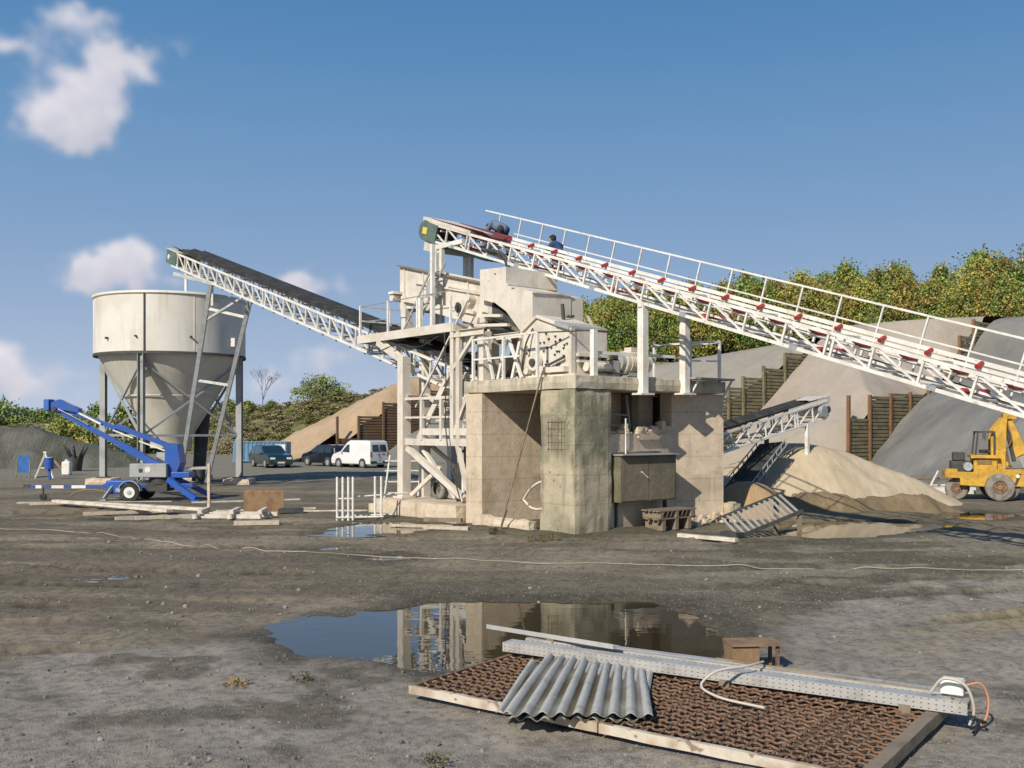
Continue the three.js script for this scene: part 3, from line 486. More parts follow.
{ // rubble along the foot of the right bay
  const R = rng(44), m = mb(); for (let k = 0; k < 150; k++) { const x = 1.9 + 3.9 * Math.sqrt(R()), z = -.02 + .6 * R() * R(), s = .03 + .1 * R(), w = plantXZ(x, z), b = plantXZ(0, 0); m.rough(x, Math.max(0, gy(w[0], w[1])) + s * .3 + .22 * R() * sstep(3.4, 5, x) * (1 - z), z, s * 1.5, s, s, .02, .06, .01); }
  const o = finish(new THREE.Mesh(m.geo([0, 0, 0]), M.concrete)); o.name = 'rubble'; o.position.set(PC[0], 0, PC[1]); o.rotation.y = PA; scene.add(o); tag(o, 'broken concrete rubble along the foot of the right bay', 'rubble'); o.userData.kind = 'stuff';
}
{ const o = plantThing('leaning_pole', 'thin pale pole leaning from the slab edge down across the left bay', 'pole', [-.6, 0, -2.3]); mb().tube([-.62, .0, -2.15], [-.06, 4.1, -1.12], .022, 6).build('pole_shaft', M.woodgrey, o); mb().tube([-.5, .02, -2.25], [-.5, .55, -2.0], .012, 6).build('guy_stake', M.woodgrey, o); }

// ---------------------------------------------------------------- belt conveyors: two braced trusses, cross members, idlers
function conveyor(o, { head, tail, width, depth, panel, chord = .075, web = .05, mat = M.white, belt, idler, idlerEvery = 1, dbl = 6, returnEvery = 3, zig = false }) {
  const A = V3(head), B = V3(tail), t = B.clone().sub(A), L = t.length(); t.normalize();
  const s = new THREE.Vector3(0, 1, 0).cross(t).normalize(), n = t.clone().cross(s); if (n.y < 0) n.negate();
  // near side = towards the camera's left; s points to the far side when it is away from the eye
  const far = s.clone(); const P = (l, k, h) => A.clone().addScaledVector(t, l).addScaledVector(far, k).addScaledVector(n, h).toArray();
  const up = n.toArray(), N = Math.round(L / panel), st = L / N;
  for (const k of [-1, 1]) {
    const x = k * width / 2;
    mb().bar(P(0, x, depth), P(L, x, depth), chord, chord, up).build('top_chord', mat, o);
    mb().bar(P(.2, x, 0), P(L, x, 0), chord, chord, up).build('bottom_chord', mat, o);
    for (let i = 0; i <= N; i++) {
      const l = i * st; mb().bar(P(l, x, chord / 2), P(zig ? l - st * .12 : l, x, depth - chord / 2), web, web, up).build('truss_post', mat, o);
      if (i % dbl === 2) mb().bar(P(l + .16, x, 0), P(l + .16, x, depth), web, web, up).build('truss_post', mat, o);
      if (i < N) mb().bar(P(l + .03, x * .985, depth - chord / 2), P(l + st - .05, x * .985, chord / 2), web * .85, web * .85, up).build('truss_diagonal', mat, o);
    }
    
  }
  for (let i = 0; i <= N; i++) {
    const l = i * st; mb().bar(P(l, -width / 2 + chord / 2, 0), P(l, width / 2 - chord / 2, 0), web, web, up).build('cross_member', mat, o);
    if (i % 2 === 0) mb().bar(P(l, -width / 2 + chord / 2, depth - .02), P(l, width / 2 - chord / 2, depth - .02), web, web, up).build('cross_member', mat, o);
    if (i < N && i % 2) mb().bar(P(l, -width / 2 + .05, .0), P(l + st, width / 2 - .05, 0), web * .8, web * .8, up).build('cross_member', mat, o);
  }
  if (idler) for (let i = 0; i < L / idlerEvery - .6; i++) {
    const l = .75 + i * idlerEvery, w = width / 2, f = mb().bar(P(l, -w, depth - .14), P(l, w, depth - .14), .05, .05, up);
    const fm = f.build('idler_frame', mat, o);
    for (const [a, b, h0, h1] of [[-.6, .62, -.1, -.1], [-.62, -.97, -.09, -.02], [.66, .98, .03, .12]]) mb().tube(P(l, w * a, depth + h0), P(l, w * b, depth + h1), .052, 10).build('idler_roller', idler, o);
    if (i % returnEvery === 1) mb().tube(P(l + .3, -w * .9, .12), P(l + .3, w * .9, .12), .06, 10).build('return_roller', idler, o);
  }
  if (belt) {
    const [l0, l1, bm, h = .17] = belt, m = mb(), w = width / 2, seg = Math.ceil((l1 - l0) / .8), th = .014, prof = [[-w * .98, .14], [-w * .36, 0], [w * .36, 0], [w * .98, .14]];
    for (let k = 0; k < 3; k++) { const [x0, y0] = prof[k], [x1, y1] = prof[k + 1], a = P(l0, (x0 + x1) / 2, depth + h + (y0 + y1) / 2), b = P(l1, (x0 + x1) / 2, depth + h + (y0 + y1) / 2), sl = new THREE.Vector3().addScaledVector(far, -(y1 - y0)).addScaledVector(n, x1 - x0).normalize(); m.bar(a, b, Math.hypot(x1 - x0, y1 - y0), th, sl.toArray()); }
    m.build('belt', bm, o);
  }
  return { P, L, t, far, n };
}
const L3 = (x, y, z) => { const [a, b] = plantXZ(x, z); return [a, y, b]; };
{ // the long inclined conveyor in front, still being fitted out
  const o = plantThing('belt_conveyor', 'long white truss conveyor with red rollers and handrail, climbing over the concrete housing', 'conveyor', [2.9, 0, 0]);
  const y0 = (z) => 5.92 - .3165 * z, D = .53, wd = 1.2;
  const c = conveyor(o, { head: [2.9, y0(-9.65), -9.65], tail: [2.9, y0(16.2), 16.2], width: wd, depth: D, panel: 1.12, idler: M.red, idlerEvery: 1.12, dbl: 6, belt: [.1, 3.0, M.redbelt, .04] });
  const { P } = c, near = P(1, -1, 0)[0] < P(1, 1, 0)[0] ? -1 : 1, F = (l, k, h) => P(l, k * near * -1, h);   // k > 0: far side
  // head end: drum, guard with yellow plate, hood
  mb().tube(P(-.12, -.5, .28), P(-.12, .5, .28), .24, 20).build('head_drum', M.dark, o);
  const gd = mb(); { const nr = F(-.1, -wd / 2 - .06, .28), nf = F(-.1, -wd / 2 + .02, .28); gd.tube(nr, nf, .33, 24); gd.bar(F(-.1, -wd / 2 - .04, .28), F(.62, -wd / 2 - .04, .24), .07, .6, c.n.toArray()); } const guard = gd.build('drum_guard', M.green, o);
  mb().bar(F(-.16, -wd / 2 - .09, .27), F(.1, -wd / 2 - .09, .27), .012, .22, c.n.toArray()).build('yellow_plate', M.sticker, guard);
  mb().bar(F(-.3, 0, .66), F(2.3, 0, .6), wd + .1, .1, c.n.toArray()).bar(F(-.3, -wd / 2 - .03, .6), F(2.4, -wd / 2 - .03, .56), .02, .16, c.n.toArray()).build('head_hood', M.cream, o);
  mb().bar(F(-.05, 0, -.2), F(.85, 0, -.16), wd, .34, c.n.toArray()).build('scraper_box', M.cream, o);
  mb().bar(F(.8, 0, -.12), F(3.2, 0, -.12), wd * .8, .05, c.n.toArray()).build('catch_tray', M.green, o);
  // head posts down to the screen
  for (const [x, z] of [[2.3, -9.05], [2.3, -8.75], [3.5, -9.05], [3.5, -8.75]]) mb().bar([x, 5.72, z], [x, y0(z) - .12, z], .13).build('head_post', M.white, o);
  mb().bar([2.3, y0(-9) - .16, -9.1], [2.3, y0(-9) - .16, -7.6], .1, .14).bar([3.5, y0(-9) - .16, -9.1], [3.5, y0(-9) - .16, -7.6], .1, .14).build('head_beam', M.white, o);
  mb().path([[2.3, 8.2, -6.6], [2.3, 7.9, -5.6], [2.3, 7.5, -5.35], [2.3, 6.9, -5.3]], .07, 16, 8).build('hose', M.dark, o);
  // portal on the slab front
  for (const [x, b] of [[2.33, 3.56], [3.98, 3.6]]) { mb().bar([x, b, .1], [x, 5.9, .1], .2, .2).build('support_leg', M.white, o); mb().box(x - .05, b - .03, .16, .5, .05, .34).build('base_plate', M.white, o); }
  mb().bar([2.2, 5.84, .1], [4.1, 5.84, .1], .14, .12).build('portal_beam', M.white, o);
  for (const [x, z] of [[2.3, 12.6], [3.5, 12.6]]) mb().bar([x, -.05, z], [x, y0(z), z], .16).build('support_leg', M.white, o);
  // walkway and handrail on the far side
  const wk = 1.02, w1 = 1.42; mb().bar(F(1.0, wk, -.03), F(24.6, wk, -.03), .74, .04, c.n.toArray()).build('walkway', M.galv, o); mb().bar(F(2.2, wd / 2 + .02, D + .12), F(24.6, wd / 2 + .02, D + .12), .07, .09, c.n.toArray()).build('stringer', M.white, o); for (const [k, h] of [[-.32, .16], [.3, .3], [.1, .4]]) mb().bar(F(1.5, k, h), F(24.6, k, h), .05, .05, c.n.toArray()).build('inner_rail', M.white, o);
  const hr = mb(); hr.bar(F(.3, w1, 1.28), F(24.6, w1, 1.28), .045, .045, c.n.toArray()); hr.build('handrail', M.white, o);
  mb().bar(F(2.05, w1, .76), F(24.6, w1, .76), .035, .035, c.n.toArray()).build('knee_rail', M.white, o);
  for (let i = 0; i < 22; i++) { const l = 1.15 + i * 1.12, q = F(l, w1, -.03), e = F(l, w1, 1.28); mb().bar(q, e, .04, .04).build('rail_post', M.white, o); if (i % 2 === 0) mb().bar(F(l, wd / 2, -.07), F(l, w1, -.07), .05, .05).build('bracket', M.white, o); }
  { const pts = []; for (let i = 0; i <= 24; i++) { const q = F(1.2 + i * .95, wd / 2 - .05, .12 - (i % 2 ? .09 : 0)); pts.push(q); } mb().path(pts, .016, 150, 5).build('service_cable', M.dark, o); }
  for (let i = 0; i < 22; i += 3) { const l = 1.5 + i * 1.12; mb().bar(F(l, -wd / 2 - .045, .02), F(l + .2, -wd / 2 - .045, .02), .012, .12, c.n.toArray()).build('splice_plate', M.galv, o); }
  globalThis.F1 = F; globalThis.n1 = c.n;
}
{ // second conveyor, from under the screen up to the silo
  const o = thing('belt_conveyor', 'dark belted truss conveyor running from the steel tower up to the silo top', 'conveyor', [-8, 0, -39]); OFF.set(o, [-8, 0, -39]);
  const A = [-15.6, 10.35, -47.2], B = [-.4, 3.35, -28.9];
  const c = conveyor(o, { head: A, tail: B, width: 1.1, depth: .62, panel: .92, mat: M.white, chord: .08, web: .055, belt: [0, 24, M.rubber, .12], zig: true, dbl: 9 });
  const { P } = c, nr = P(1, -1, 0), fr = P(1, 1, 0), k = Math.hypot(...[nr[0], nr[2]]) < Math.hypot(fr[0], fr[2]) ? 1 : -1, F = (l, q, h) => P(l, q * k, h);
  mb().bar(F(-.45, 0, .35), F(.75, 0, .35), 1.2, .62, c.n.toArray()).build('head_guard', M.green, o); mb().bar(F(-.45, 0, .7), F(1.1, 0, .7), 1.25, .05, c.n.toArray()).build('head_hood', M.cream, o);
  mb().tube(F(-.1, -.63, .35), F(-.1, -.60, .35), .12, 12).build('bearing', M.white, o);
  const cov = mb(); cov.bar(F(1.4, .0, .93), F(23.4, 0, .93), .95, .03, c.n.toArray()).bar(F(1.2, -.5, .84), F(23.4, -.5, .84), .03, .17, c.n.toArray()).bar(F(1.2, .5, .86), F(23.4, .5, .86), .03, .22, c.n.toArray()); cov.build('belt_cover', M.rubber, o);
  for (let i = 0; i < 22; i++) mb().tube(F(1 + i, -.52, .0), F(1 + i, -.46, -.12), .035, 6).build('bracket', M.steelgrey, o);
  // trestle at the silo: two raking legs with rungs
  const l0 = 5.0, T = [F(l0, -.6, .0), F(l0 + 1.25, .75, -.1)], G = [[-15.15, .15, -45.55], [-14.15, .2, -46.3]];
  const lerp3 = (a, b, t) => a.map((v, i) => lerp(v, b[i], t));
  for (let i = 0; i < 2; i++) mb().bar(G[i], T[i], .17, .17, [0, 0, 1]).build('trestle_leg', M.galv, o);
  for (const t of [.08, .53, .88]) mb().bar(lerp3(G[0], T[0], t), lerp3(G[1], T[1], t), .12, .12).build('trestle_rung', M.white, o);
  mb().bar(lerp3(T[0], T[1], -.9), lerp3(T[0], T[1], 1.1), .16, .16).bar(lerp3(G[0], T[0], .82), lerp3(T[0], T[1], .95), .1, .1).build('trestle_head', M.galv, o);
  mb().bar(F(2.0, -.55, -.1), [F(2.0, -.55, 0)[0], 8.2, F(2.0, -.55, 0)[2]], .1).bar(F(3.2, .2, -.1), [F(3.2, .2, 0)[0], 8.2, F(3.2, .2, 0)[2]], .1).build('head_post', M.white, o);
  mb().bar(F(1.7, 0, -.16), F(3.6, 0, -.16), .5, .16, c.n.toArray()).build('drive_box', M.dark, o);
}
{ // third, short conveyor that drops sand on the heap
  const o = plantThing('belt_conveyor', 'short white conveyor climbing right to its drum above the sand heap', 'conveyor', [10, 0, -3.2]);
  const c = conveyor(o, { head: [15.2, 3.06, -3.2], tail: [5.95, 1.24, -3.2], width: 1.0, depth: .6, panel: .92, mat: M.white, belt: [.1, 9.2, M.rubber, .02] });
  const { P } = c, k = P(1, -1, 0)[2] > P(1, 1, 0)[2] ? 1 : -1, F = (l, q, h) => P(l, q * k, h);
  mb().tube(F(.12, -.52, .34), F(.12, .52, .34), .27, 18).build('head_drum', M.white, o); mb().tube(F(.42, -.66, .3), F(.42, -.5, .3), .2, 16).build('drive_motor', M.galv, o); mb().tube(F(.05, -.6, .3), F(.05, -.5, .3), .12, 12).build('bearing', M.dark, o);
  mb().bar(F(-.25, -.48, .62), F(2.3, -.48, .62), .03, .2, c.n.toArray()).bar(F(-.25, 0, .74), F(.5, 0, .74), 1.0, .03, c.n.toArray()).build('skirt_plate', M.cream, o);
  mb().bar(F(1.3, -.3, .8), F(3.4, -.3, .8), .3, .03, c.n.toArray()).build('belt_edge', M.rubber, o);
  const f = F(1.35, -.5, 0), e = F(1.35, .5, 0); mb().bar([f[0], .9, f[2]], f, .12).build('support_leg', M.white, o); mb().bar([e[0] - 1.0, .9, e[2]], [e[0] - 1.0, e[1] - .2, e[2]], .12).build('support_leg', M.dark, o); mb().bar([e[0] - 1.0, e[1] - .25, e[2]], [f[0], f[1] - .05, f[2]], .1).build('cross_beam', M.white, o);
}

// ---------------------------------------------------------------- steel tower with the deck that carries the screen
{
  const o = plantThing('steel_tower', 'white steel support tower with deck, walkway and braces, left of the housing', 'steel frame', [1, .5, -7]);
  const w = M.cream;
  mb().bar([.3, .5, -7.96], [.3, 4.85, -7.96], .3, .3).build('column', w, o); mb().box(.3, .54, -7.96, .5, .06, .5).build('base_plate', w, o);
  mb().bar([1.1, .5, -8.0], [1.1, 5.45, -8.0], .26, .26).build('column', w, o);
  mb().hbeam([.3, 4.7, -7.9], [.3, 5.4, -9.4], .2, .2, [1, 0, 0]).build('knee_brace', w, o);
  mb().bar([.3, 2.2, -5.42], [.3, 5.45, -5.42], .12, .16).build('column', w, o); mb().bar([.3, 2.2, -5.14], [.3, 5.45, -5.14], .12, .16).build('column', w, o);
  mb().bar([1.6, .5, -5.2], [1.6, 5.45, -5.2], .26, .26).build('column', w, o);
  mb().bar([2.6, .5, -8.6], [2.6, 5.45, -8.6], .24, .24).build('column', w, o); mb().bar([2.6, .5, -5.2], [2.6, 5.45, -5.2], .24, .24).build('column', w, o);
  mb().bar([.45, 3.95, -4.15], [.45, 5.35, -4.15], .3, .26).build('column', w, o); mb().bar([2.4, 3.95, -4.15], [2.4, 5.35, -4.15], .26, .26).build('column', w, o);
  // deck
  mb().box(1.55, 5.66, -8.08, 2.5, .05, 5.2).build('deck_plate', M.steelgrey, o);
  mb().bar([.3, 5.56, -10.68], [.3, 5.58, -5.47], .08, .26).build('deck_fascia', w, o); mb().bar([.3, 5.56, -10.68], [2.8, 5.56, -10.68], .08, .24).bar([2.8, 5.56, -10.68], [2.8, 5.58, -5.47], .08, .24).bar([.3, 5.58, -5.47], [2.8, 5.58, -5.47], .08, .24).build('deck_edge', w, o);
  for (let k = 0; k < 4; k++) mb().hbeam([.36, 5.52, -10 + k * 1.3], [2.76, 5.52, -10 + k * 1.3], .1, .18).build('joist', M.steelgrey, o);
  mb().hbeam([.3, 5.36, -5.44], [.3, 5.36, -4.0], .16, .2).build('beam', w, o); mb().hbeam([.3, 5.26, -5.2], [2.6, 5.26, -5.2], .14, .2).build('beam', w, o); mb().hbeam([2.4, 5.3, -5.4], [2.4, 5.3, -2.9], .16, .2).build('beam', w, o); mb().hbeam([.9, 5.22, -4.2], [.9, 5.22, -2.9], .14, .16).build('beam', w, o);
  // lower walkway
  mb().box(.9, 2.28, -6.4, 1.2, .05, 3.6).build('walkway', M.steelgrey, o); mb().bar([.28, 2.24, -8.1], [.28, 2.24, -4.5], .07, .2).build('walkway_beam', w, o); mb().bar([1.55, 2.24, -8.1], [1.55, 2.24, -4.5], .07, .2).build('walkway_beam', w, o);
  mb().bar([.27, 2.55, -6.95], [.27, 2.55, -4.5], .03, .2).build('toe_board', w, o);
  for (const z of [-6.95, -5.95]) mb().bar([.27, 2.3, z], [.27, 3.55, z], .1).build('rail_post', w, o);
  mb().bar([.27, 3.55, -7.9], [.27, 3.55, -5.4], .06, .08).build('handrail', w, o); mb().bar([.27, 2.98, -7.9], [.27, 2.98, -5.4], .05, .06).build('handrail', w, o); mb().bar([1.5, 3.5, -8.0], [1.5, 3.5, -5.4], .06, .06).bar([1.5, 2.9, -8], [1.5, 2.9, -5.4], .05, .05).build('handrail', w, o);
  mb().hbeam([.3, 3.62, -7.8], [1.4, 3.62, -7.8], .1, .12).build('beam', w, o);
  // braces
  mb().bar([.3, 2.05, -7.75], [.34, .62, -4.9], .16, .16).build('brace', w, o); mb().bar([.5, 2.0, -7.2], [.5, .62, -5.55], .11, .11).build('brace', w, o); mb().bar([.3, .62, -7.55], [.6, 1.5, -6.45], .11, .11).build('brace', w, o); mb().bar([.3, 2.15, -5.2], [.12, .9, -4.5], .12, .12).build('brace', w, o);
  mb().bar([1.6, .6, -5.3], [1.3, 2.1, -7.9], .1, .1).build('brace', w, o);
  for (const [p, q] of [[[.3, 3.9, -5.9], [.3, 5.3, -4.35]], [[.3, 2.6, -5.3], [.3, 3.9, -4.5]], [[2.6, .8, -8.4], [2.6, 5.2, -5.3]], [[1.1, 3.7, -7.9], [1.1, 2.4, -5.4]], [[1.15, 5.3, -7.9], [1.6, 3.8, -5.3]]]) mb().bar(p, q, .1, .1).build('brace', w, o);
  // stair up to the deck
  for (const x of [.45, 1.15]) mb().bar([x, 2.32, -7.4], [x, 5.5, -4.75], .05, .2).build('stair_stringer', w, o); for (let k = 0; k < 12; k++) { const t = (k + .5) / 12; mb().box(.8, lerp(2.4, 5.5, t), lerp(-7.4, -4.75, t), .66, .03, .22).build('stair_tread', M.steelgrey, o); }
  mb().bar([.42, 3.3, -7.5], [.42, 6.3, -4.9], .05, .05).build('stair_rail', w, o);
  // deck railing
  for (const [x, z, t = 6.68] of [[.34, -10.6], [.34, -8.93], [.34, -7.3, 6.55], [2.75, -10.6], [1.5, -10.6], [.34, -5.6, 6.5]]) mb().bar([x, 5.68, z], [x, t, z], .06).build('rail_post', M.white, o);
  mb().bar([.34, 6.66, -10.6], [2.75, 6.66, -10.6], .05).bar([.34, 6.18, -10.6], [2.75, 6.18, -10.6], .05).build('handrail', M.white, o); mb().tube([.34, 6.65, -10.6], [.34, 6.65, -5.6], .016, 6).tube([.34, 6.15, -10.6], [.34, 6.1, -8.9], .016, 6).build('rail_cable', M.galv, o);
  // struts in the shade under the screen
  const R = rng(8); for (let k = 0; k < 7; k++) { const z = -7.2 + k * .38; mb().bar([1.7, 3.3 + .15 * R(), z], [1.7, 4.1, z + .28 * (k % 2 ? 1 : -1)], .07, .1).build('strut', w, o); }
  mb().bar([1.7, 3.35, -7.6], [1.7, 3.35, -4.5], .1, .14).bar([1.7, 4.1, -7.6], [1.7, 4.1, -4.5], .08, .08).build('beam', w, o);
}
{ // cables down the tower
  const o = scene.children.find((q) => q.name === 'steel_tower'); mb().path([[.12, 5.4, -5.6], [.1, 4.2, -5.5], [.1, 3.0, -5.52], [.08, 2.2, -5.4], [.05, 1.2, -5.0], [.1, .6, -4.8]], .02, 40, 5).path([[.2, 5.35, -6.0], [.2, 5.1, -7.0], [.2, 5.25, -8.2], [.2, 5.1, -9.4], [.3, 5.3, -10.4]], .016, 40, 5).build('service_cable', M.dark, o);
}
{ // vibrating screen
  const o = plantThing('screening_machine', 'cream vibrating screen box with ladder and motor on the tower deck', 'screening machine', [1.8, 5.7, -7]);
  const w = M.cream, side = [[-9.25, 7.88], [-4.5, 6.74], [-4.5, 5.72], [-7.3, 6.38], [-9.25, 6.5]];
  mb().polyX(side, 1.0, 1.05).build('side_plate', w, o); mb().polyX(side, 2.6, 2.65).build('side_plate', w, o);
  mb().bar([1.82, 6.72, -9.2], [1.82, 5.9, -4.6], 1.5, .12).build('screen_deck', M.dark, o); mb().box(1.82, 7.1, -9.22, 1.6, 1.3, .06).build('back_plate', w, o);
  const top = (z) => 7.88 - (z + 9.25) * .24;
  mb().bar([.97, top(-9.25) + .02, -9.3], [.97, top(-4.5) + .02, -4.5], .14, .05).build('top_flange', M.woodgrey, o); mb().bar([.98, top(-8.3) - .42, -8.3], [.98, top(-4.5) - .3, -4.5], .09, .05).build('rib', w, o); mb().bar([.98, 6.95, -6.6], [.98, 6.5, -4.6], .1, .05).build('rib', w, o);
  for (const z of [-8.95, -7.9, -5.6]) mb().bar([.98, top(z) - .05, z], [.98, z < -7 ? 6.5 : 6.1, z], .06, .05).build('rib', w, o);
  mb().bar([.93, 6.42, -7.7], [.93, 5.74, -5.0], .16, .2).build('side_beam', w, o); mb().bar([.9, 6.75, -8.9], [.9, 6.02, -5.2], .08, .1).build('side_beam', w, o);
  for (const z of [-9.0, -4.9]) mb().bar([1.1, 5.7, z], [1.1, z < -6 ? 6.9 : 5.9, z], .3, .26).build('spring_post', w, o);
  const mo = mb().tube([.72, 6.62, -7.05], [.72, 7.12, -7.0], .2, 16).build('motor', M.steelgrey, o); mb().tube([.72, 7.12, -7.0], [.72, 7.2, -7.0], .12, 12).build('motor_cap', M.dark, mo); mb().box(.9, 6.85, -7.0, .2, .3, .26).build('motor_bracket', w, o);
  const e = mb().tube([.75, 6.2, -5.75], [1.0, 6.2, -5.75], .22, 16).build('exciter', w, o); mb().tube([.7, 6.2, -5.75], [.76, 6.2, -5.75], .14, 12).build('exciter_cap', M.dark, e); mb().tube([.75, 6.45, -5.35], [1.0, 6.4, -5.35], .12, 12).build('exciter', w, o); mb().tube([.7, 6.85, -9.3], [1.1, 6.85, -9.3], .12, 10).build('pivot', w, o); mb().box(.82, 7.0, -9.25, .34, .08, .3).build('bracket', M.white, o);
  for (const [a, b] of [[-8.38, -7.02], [-7.65, -6.4]]) mb().bar([.55, 5.72, a], [.72, 7.6, b], .035, .06).build('ladder_rail', M.galv, o); for (let k = 1; k < 8; k++) { const t = k / 8; mb().bar([lerp(.55, .72, t), lerp(5.72, 7.6, t), lerp(-8.38, -7.02, t)], [lerp(.55, .72, t), lerp(5.72, 7.6, t), lerp(-7.65, -6.4, t)], .03).build('ladder_rung', M.galv, o); }
  for (const z of [-7.25, -6.62]) mb().bar([.42, 5.7, z], [.42, z < -7 ? 6.6 : 8.15, z], .11).build('guard_post', M.white, o);
}
{ // chute between screen and crusher
  const o = plantThing('feed_chute', 'boxy cream steel chute between the screen and the crusher', 'chute', [1.6, 4, -3.4]); const w = M.cream;
  const up = mb(); up.polyX([[-4.8, 6.36], [-4.8, 7.2], [-3.63, 7.14], [-3.63, 6.42], [-4.2, 6.2]], .8, 2.72); up.build('upper_box', w, o);
  mb().polyX([[-4.2, 6.24], [-3.64, 6.64], [-2.48, 6.32], [-2.48, 5.24], [-2.94, 5.26], [-3.6, 5.9]], .78, 2.2).build('lower_box', w, o);
  mb().polyX([[-3.62, 6.6], [-2.5, 6.3], [-2.5, 5.5], [-3.62, 5.8]], 2.2, 2.68).build('lower_box', w, o);
  mb().bar([.82, 6.66, -3.6], [2.7, 6.66, -3.6], .06, .05).build('flange', w, o); mb().bar([.76, 6.3, -2.46], [2.2, 6.36, -2.46], .05, .04).build('flange', w, o);
  mb().box(.79, 7.0, -4.1, .02, .03, .05).box(.79, 6.5, -3.3, .02, .04, .12).build('lug', M.dark, o);
  mb().bar([.9, 5.95, -4.75], [.9, 5.3, -3.1], .12, .08).build('chute_lip', M.darkcrete, o); mb().polyX([[-4.7, 5.5], [-4.7, 6.3], [-3.0, 5.4], [-3.0, 5.3]], 1.0, 2.3).build('chute_throat', M.dark, o);
  mb().bar([.7, 5.86, -4.6], [.7, 5.78, -3.7], .1, .08).bar([.7, 5.6, -4.9], [.7, 5.5, -3.4], .1, .08).build('support_bar', w, o);
}
{ // impact crusher
  const o = plantThing('rock_crusher', 'cream impact crusher with bolted gabled side on the housing roof', 'crusher', [1.3, 3.97, -1.7]); const w = M.cream;
  const side = [[-2.72, 4.0], [-2.64, 5.24], [-2.07, 5.58], [-.72, 5.14], [-.72, 4.05]];
  mb().polyX(side, .64, 1.8).build('casing', w, o);
  mb().polyX(side, .6, .64).build('side_plate', w, o); mb().polyX(side, 1.8, 1.84).build('side_plate', w, o);
  for (const [p, q] of [[[-2.66, 5.25], [-2.07, 5.6]], [[-2.07, 5.6], [-.7, 5.15]], [[-2.72, 4.02], [-2.66, 5.25]], [[-.72, 4.05], [-.72, 5.15]]]) mb().bar([.6, p[1], p[0]], [.6, q[1], q[0]], .14, .06, [0, 0, 1]).build('flange', w, o);
  mb().bar([1.2, 5.62, -2.05], [1.2, 5.2, -.72], 1.3, .05).build('roof_plate', w, o); mb().bar([1.2, 5.36, -1.3], [1.2, 5.2, -.75], 1.4, .1).build('roof_flap', M.steelgrey, o);
  const bo = mb(), R = rng(3); for (let k = 0; k < 34; k++) { const z = -2.5 + 1.7 * R(), y = 4.25 + R() * (.95 - Math.abs(z + 2) * .2); bo.tube([.56, y, z], [.61, y, z], .028, 6); } stuff(bo.build('bolts', M.dark, o));
  mb().path([[.5, 4.05, -2.6], [.35, 4.3, -2.4], [.4, 4.9, -2.3], [.55, 5.3, -2.2]], .025, 24, 6).path([[2.4, 4.1, -.5], [2.1, 4.05, -.3], [1.6, 4.08, -.35], [1.2, 4.1, -.5]], .025, 24, 6).build('hose', M.dark, o);
  const pu = mb().tube([.42, 4.38, -2.05], [.56, 4.38, -2.05], .22, 18).build('bearing_housing', w, o); mb().tube([.36, 4.38, -2.05], [.43, 4.38, -2.05], .1, 12).build('shaft_end', M.dark, pu); for (const z of [-2.35, -1.75]) mb().tube([.42, 4.18, z], [.6, 4.18, z], .1, 12).build('bearing_foot', w, o);
  mb().box(.52, 4.16, -1.2, .2, .14, .7).build('bearing_beam', w, o); mb().bar([.5, 4.3, -1.5], [.5, 4.46, -.95], .05, .05).build('lever', M.dark, o);
  mb().tube([.9, 4.22, -.55], [1.75, 4.22, -.55], .12, 14).build('shaft', w, o); mb().box(1.25, 4.52, -.66, 1.1, .08, .12).box(1.25, 4.36, -.64, 1.1, .06, .1).build('front_rib', w, o); for (let k = 0; k < 4; k++) mb().box(.88 + k * .26, 4.44, -.66, .07, .14, .08).build('front_rib', M.dark, o);
  mb().box(1.25, 4.0, -1.7, 1.5, .08, 2.3).build('base_frame', w, o);
  mb().bar([1.9, 5.2, -1.2], [1.65, 5.62, -1.25], .06).build('lever', w, o); mb().add(new THREE.SphereGeometry(.14, 16, 10), new THREE.Matrix4().makeScale(1.3, .75, 1).setPosition(1.9, 5.26, -1.15)).build('counterweight', w, o);
  mb().tube([1.2, 5.5, -1.7], [1.2, 5.95, -1.75], .05, 8).tube([1.9, 5.55, -2.0], [1.7, 5.7, -2.1], .05, 8).build('hydraulic_strut', M.dark, o); mb().bar([1.35, 5.55, -2.2], [1.95, 5.72, -2.1], .06).build('bracket', M.dark, o);
}
{ const o = plantThing('electric_motor', 'round cream electric motor on feet beside the crusher', 'electric motor', [3, 3.97, -1]);
  mb().tube([2.65, 4.42, -1], [3.5, 4.42, -1], .3, 20).build('motor_barrel', M.cream, o); for (let k = 0; k < 9; k++) mb().tube([2.8 + k * .075, 4.42, -1], [2.82 + k * .075, 4.42, -1], .325, 20).build('cooling_fin', M.cream, o);
  mb().tube([2.5, 4.42, -1], [2.66, 4.42, -1], .24, 18).build('end_cap', M.steelgrey, o); mb().tube([2.45, 4.42, -1], [2.5, 4.42, -1], .1, 12).build('shaft', M.dark, o); mb().tube([3.5, 4.42, -1], [3.62, 4.42, -1], .28, 18).build('fan_cover', M.cream, o);
  mb().box(3.05, 4.07, -1, .8, .14, .56).box(3.05, 4.0, -1, 1.1, .08, .8).build('motor_foot', M.steelgrey, o); mb().box(3.05, 4.78, -1, .26, .12, .26).build('terminal_box', M.cream, o);
  mb().box(2.3, 4.2, -1.3, .3, .5, .9).build('belt_guard', M.steelgrey, o); }
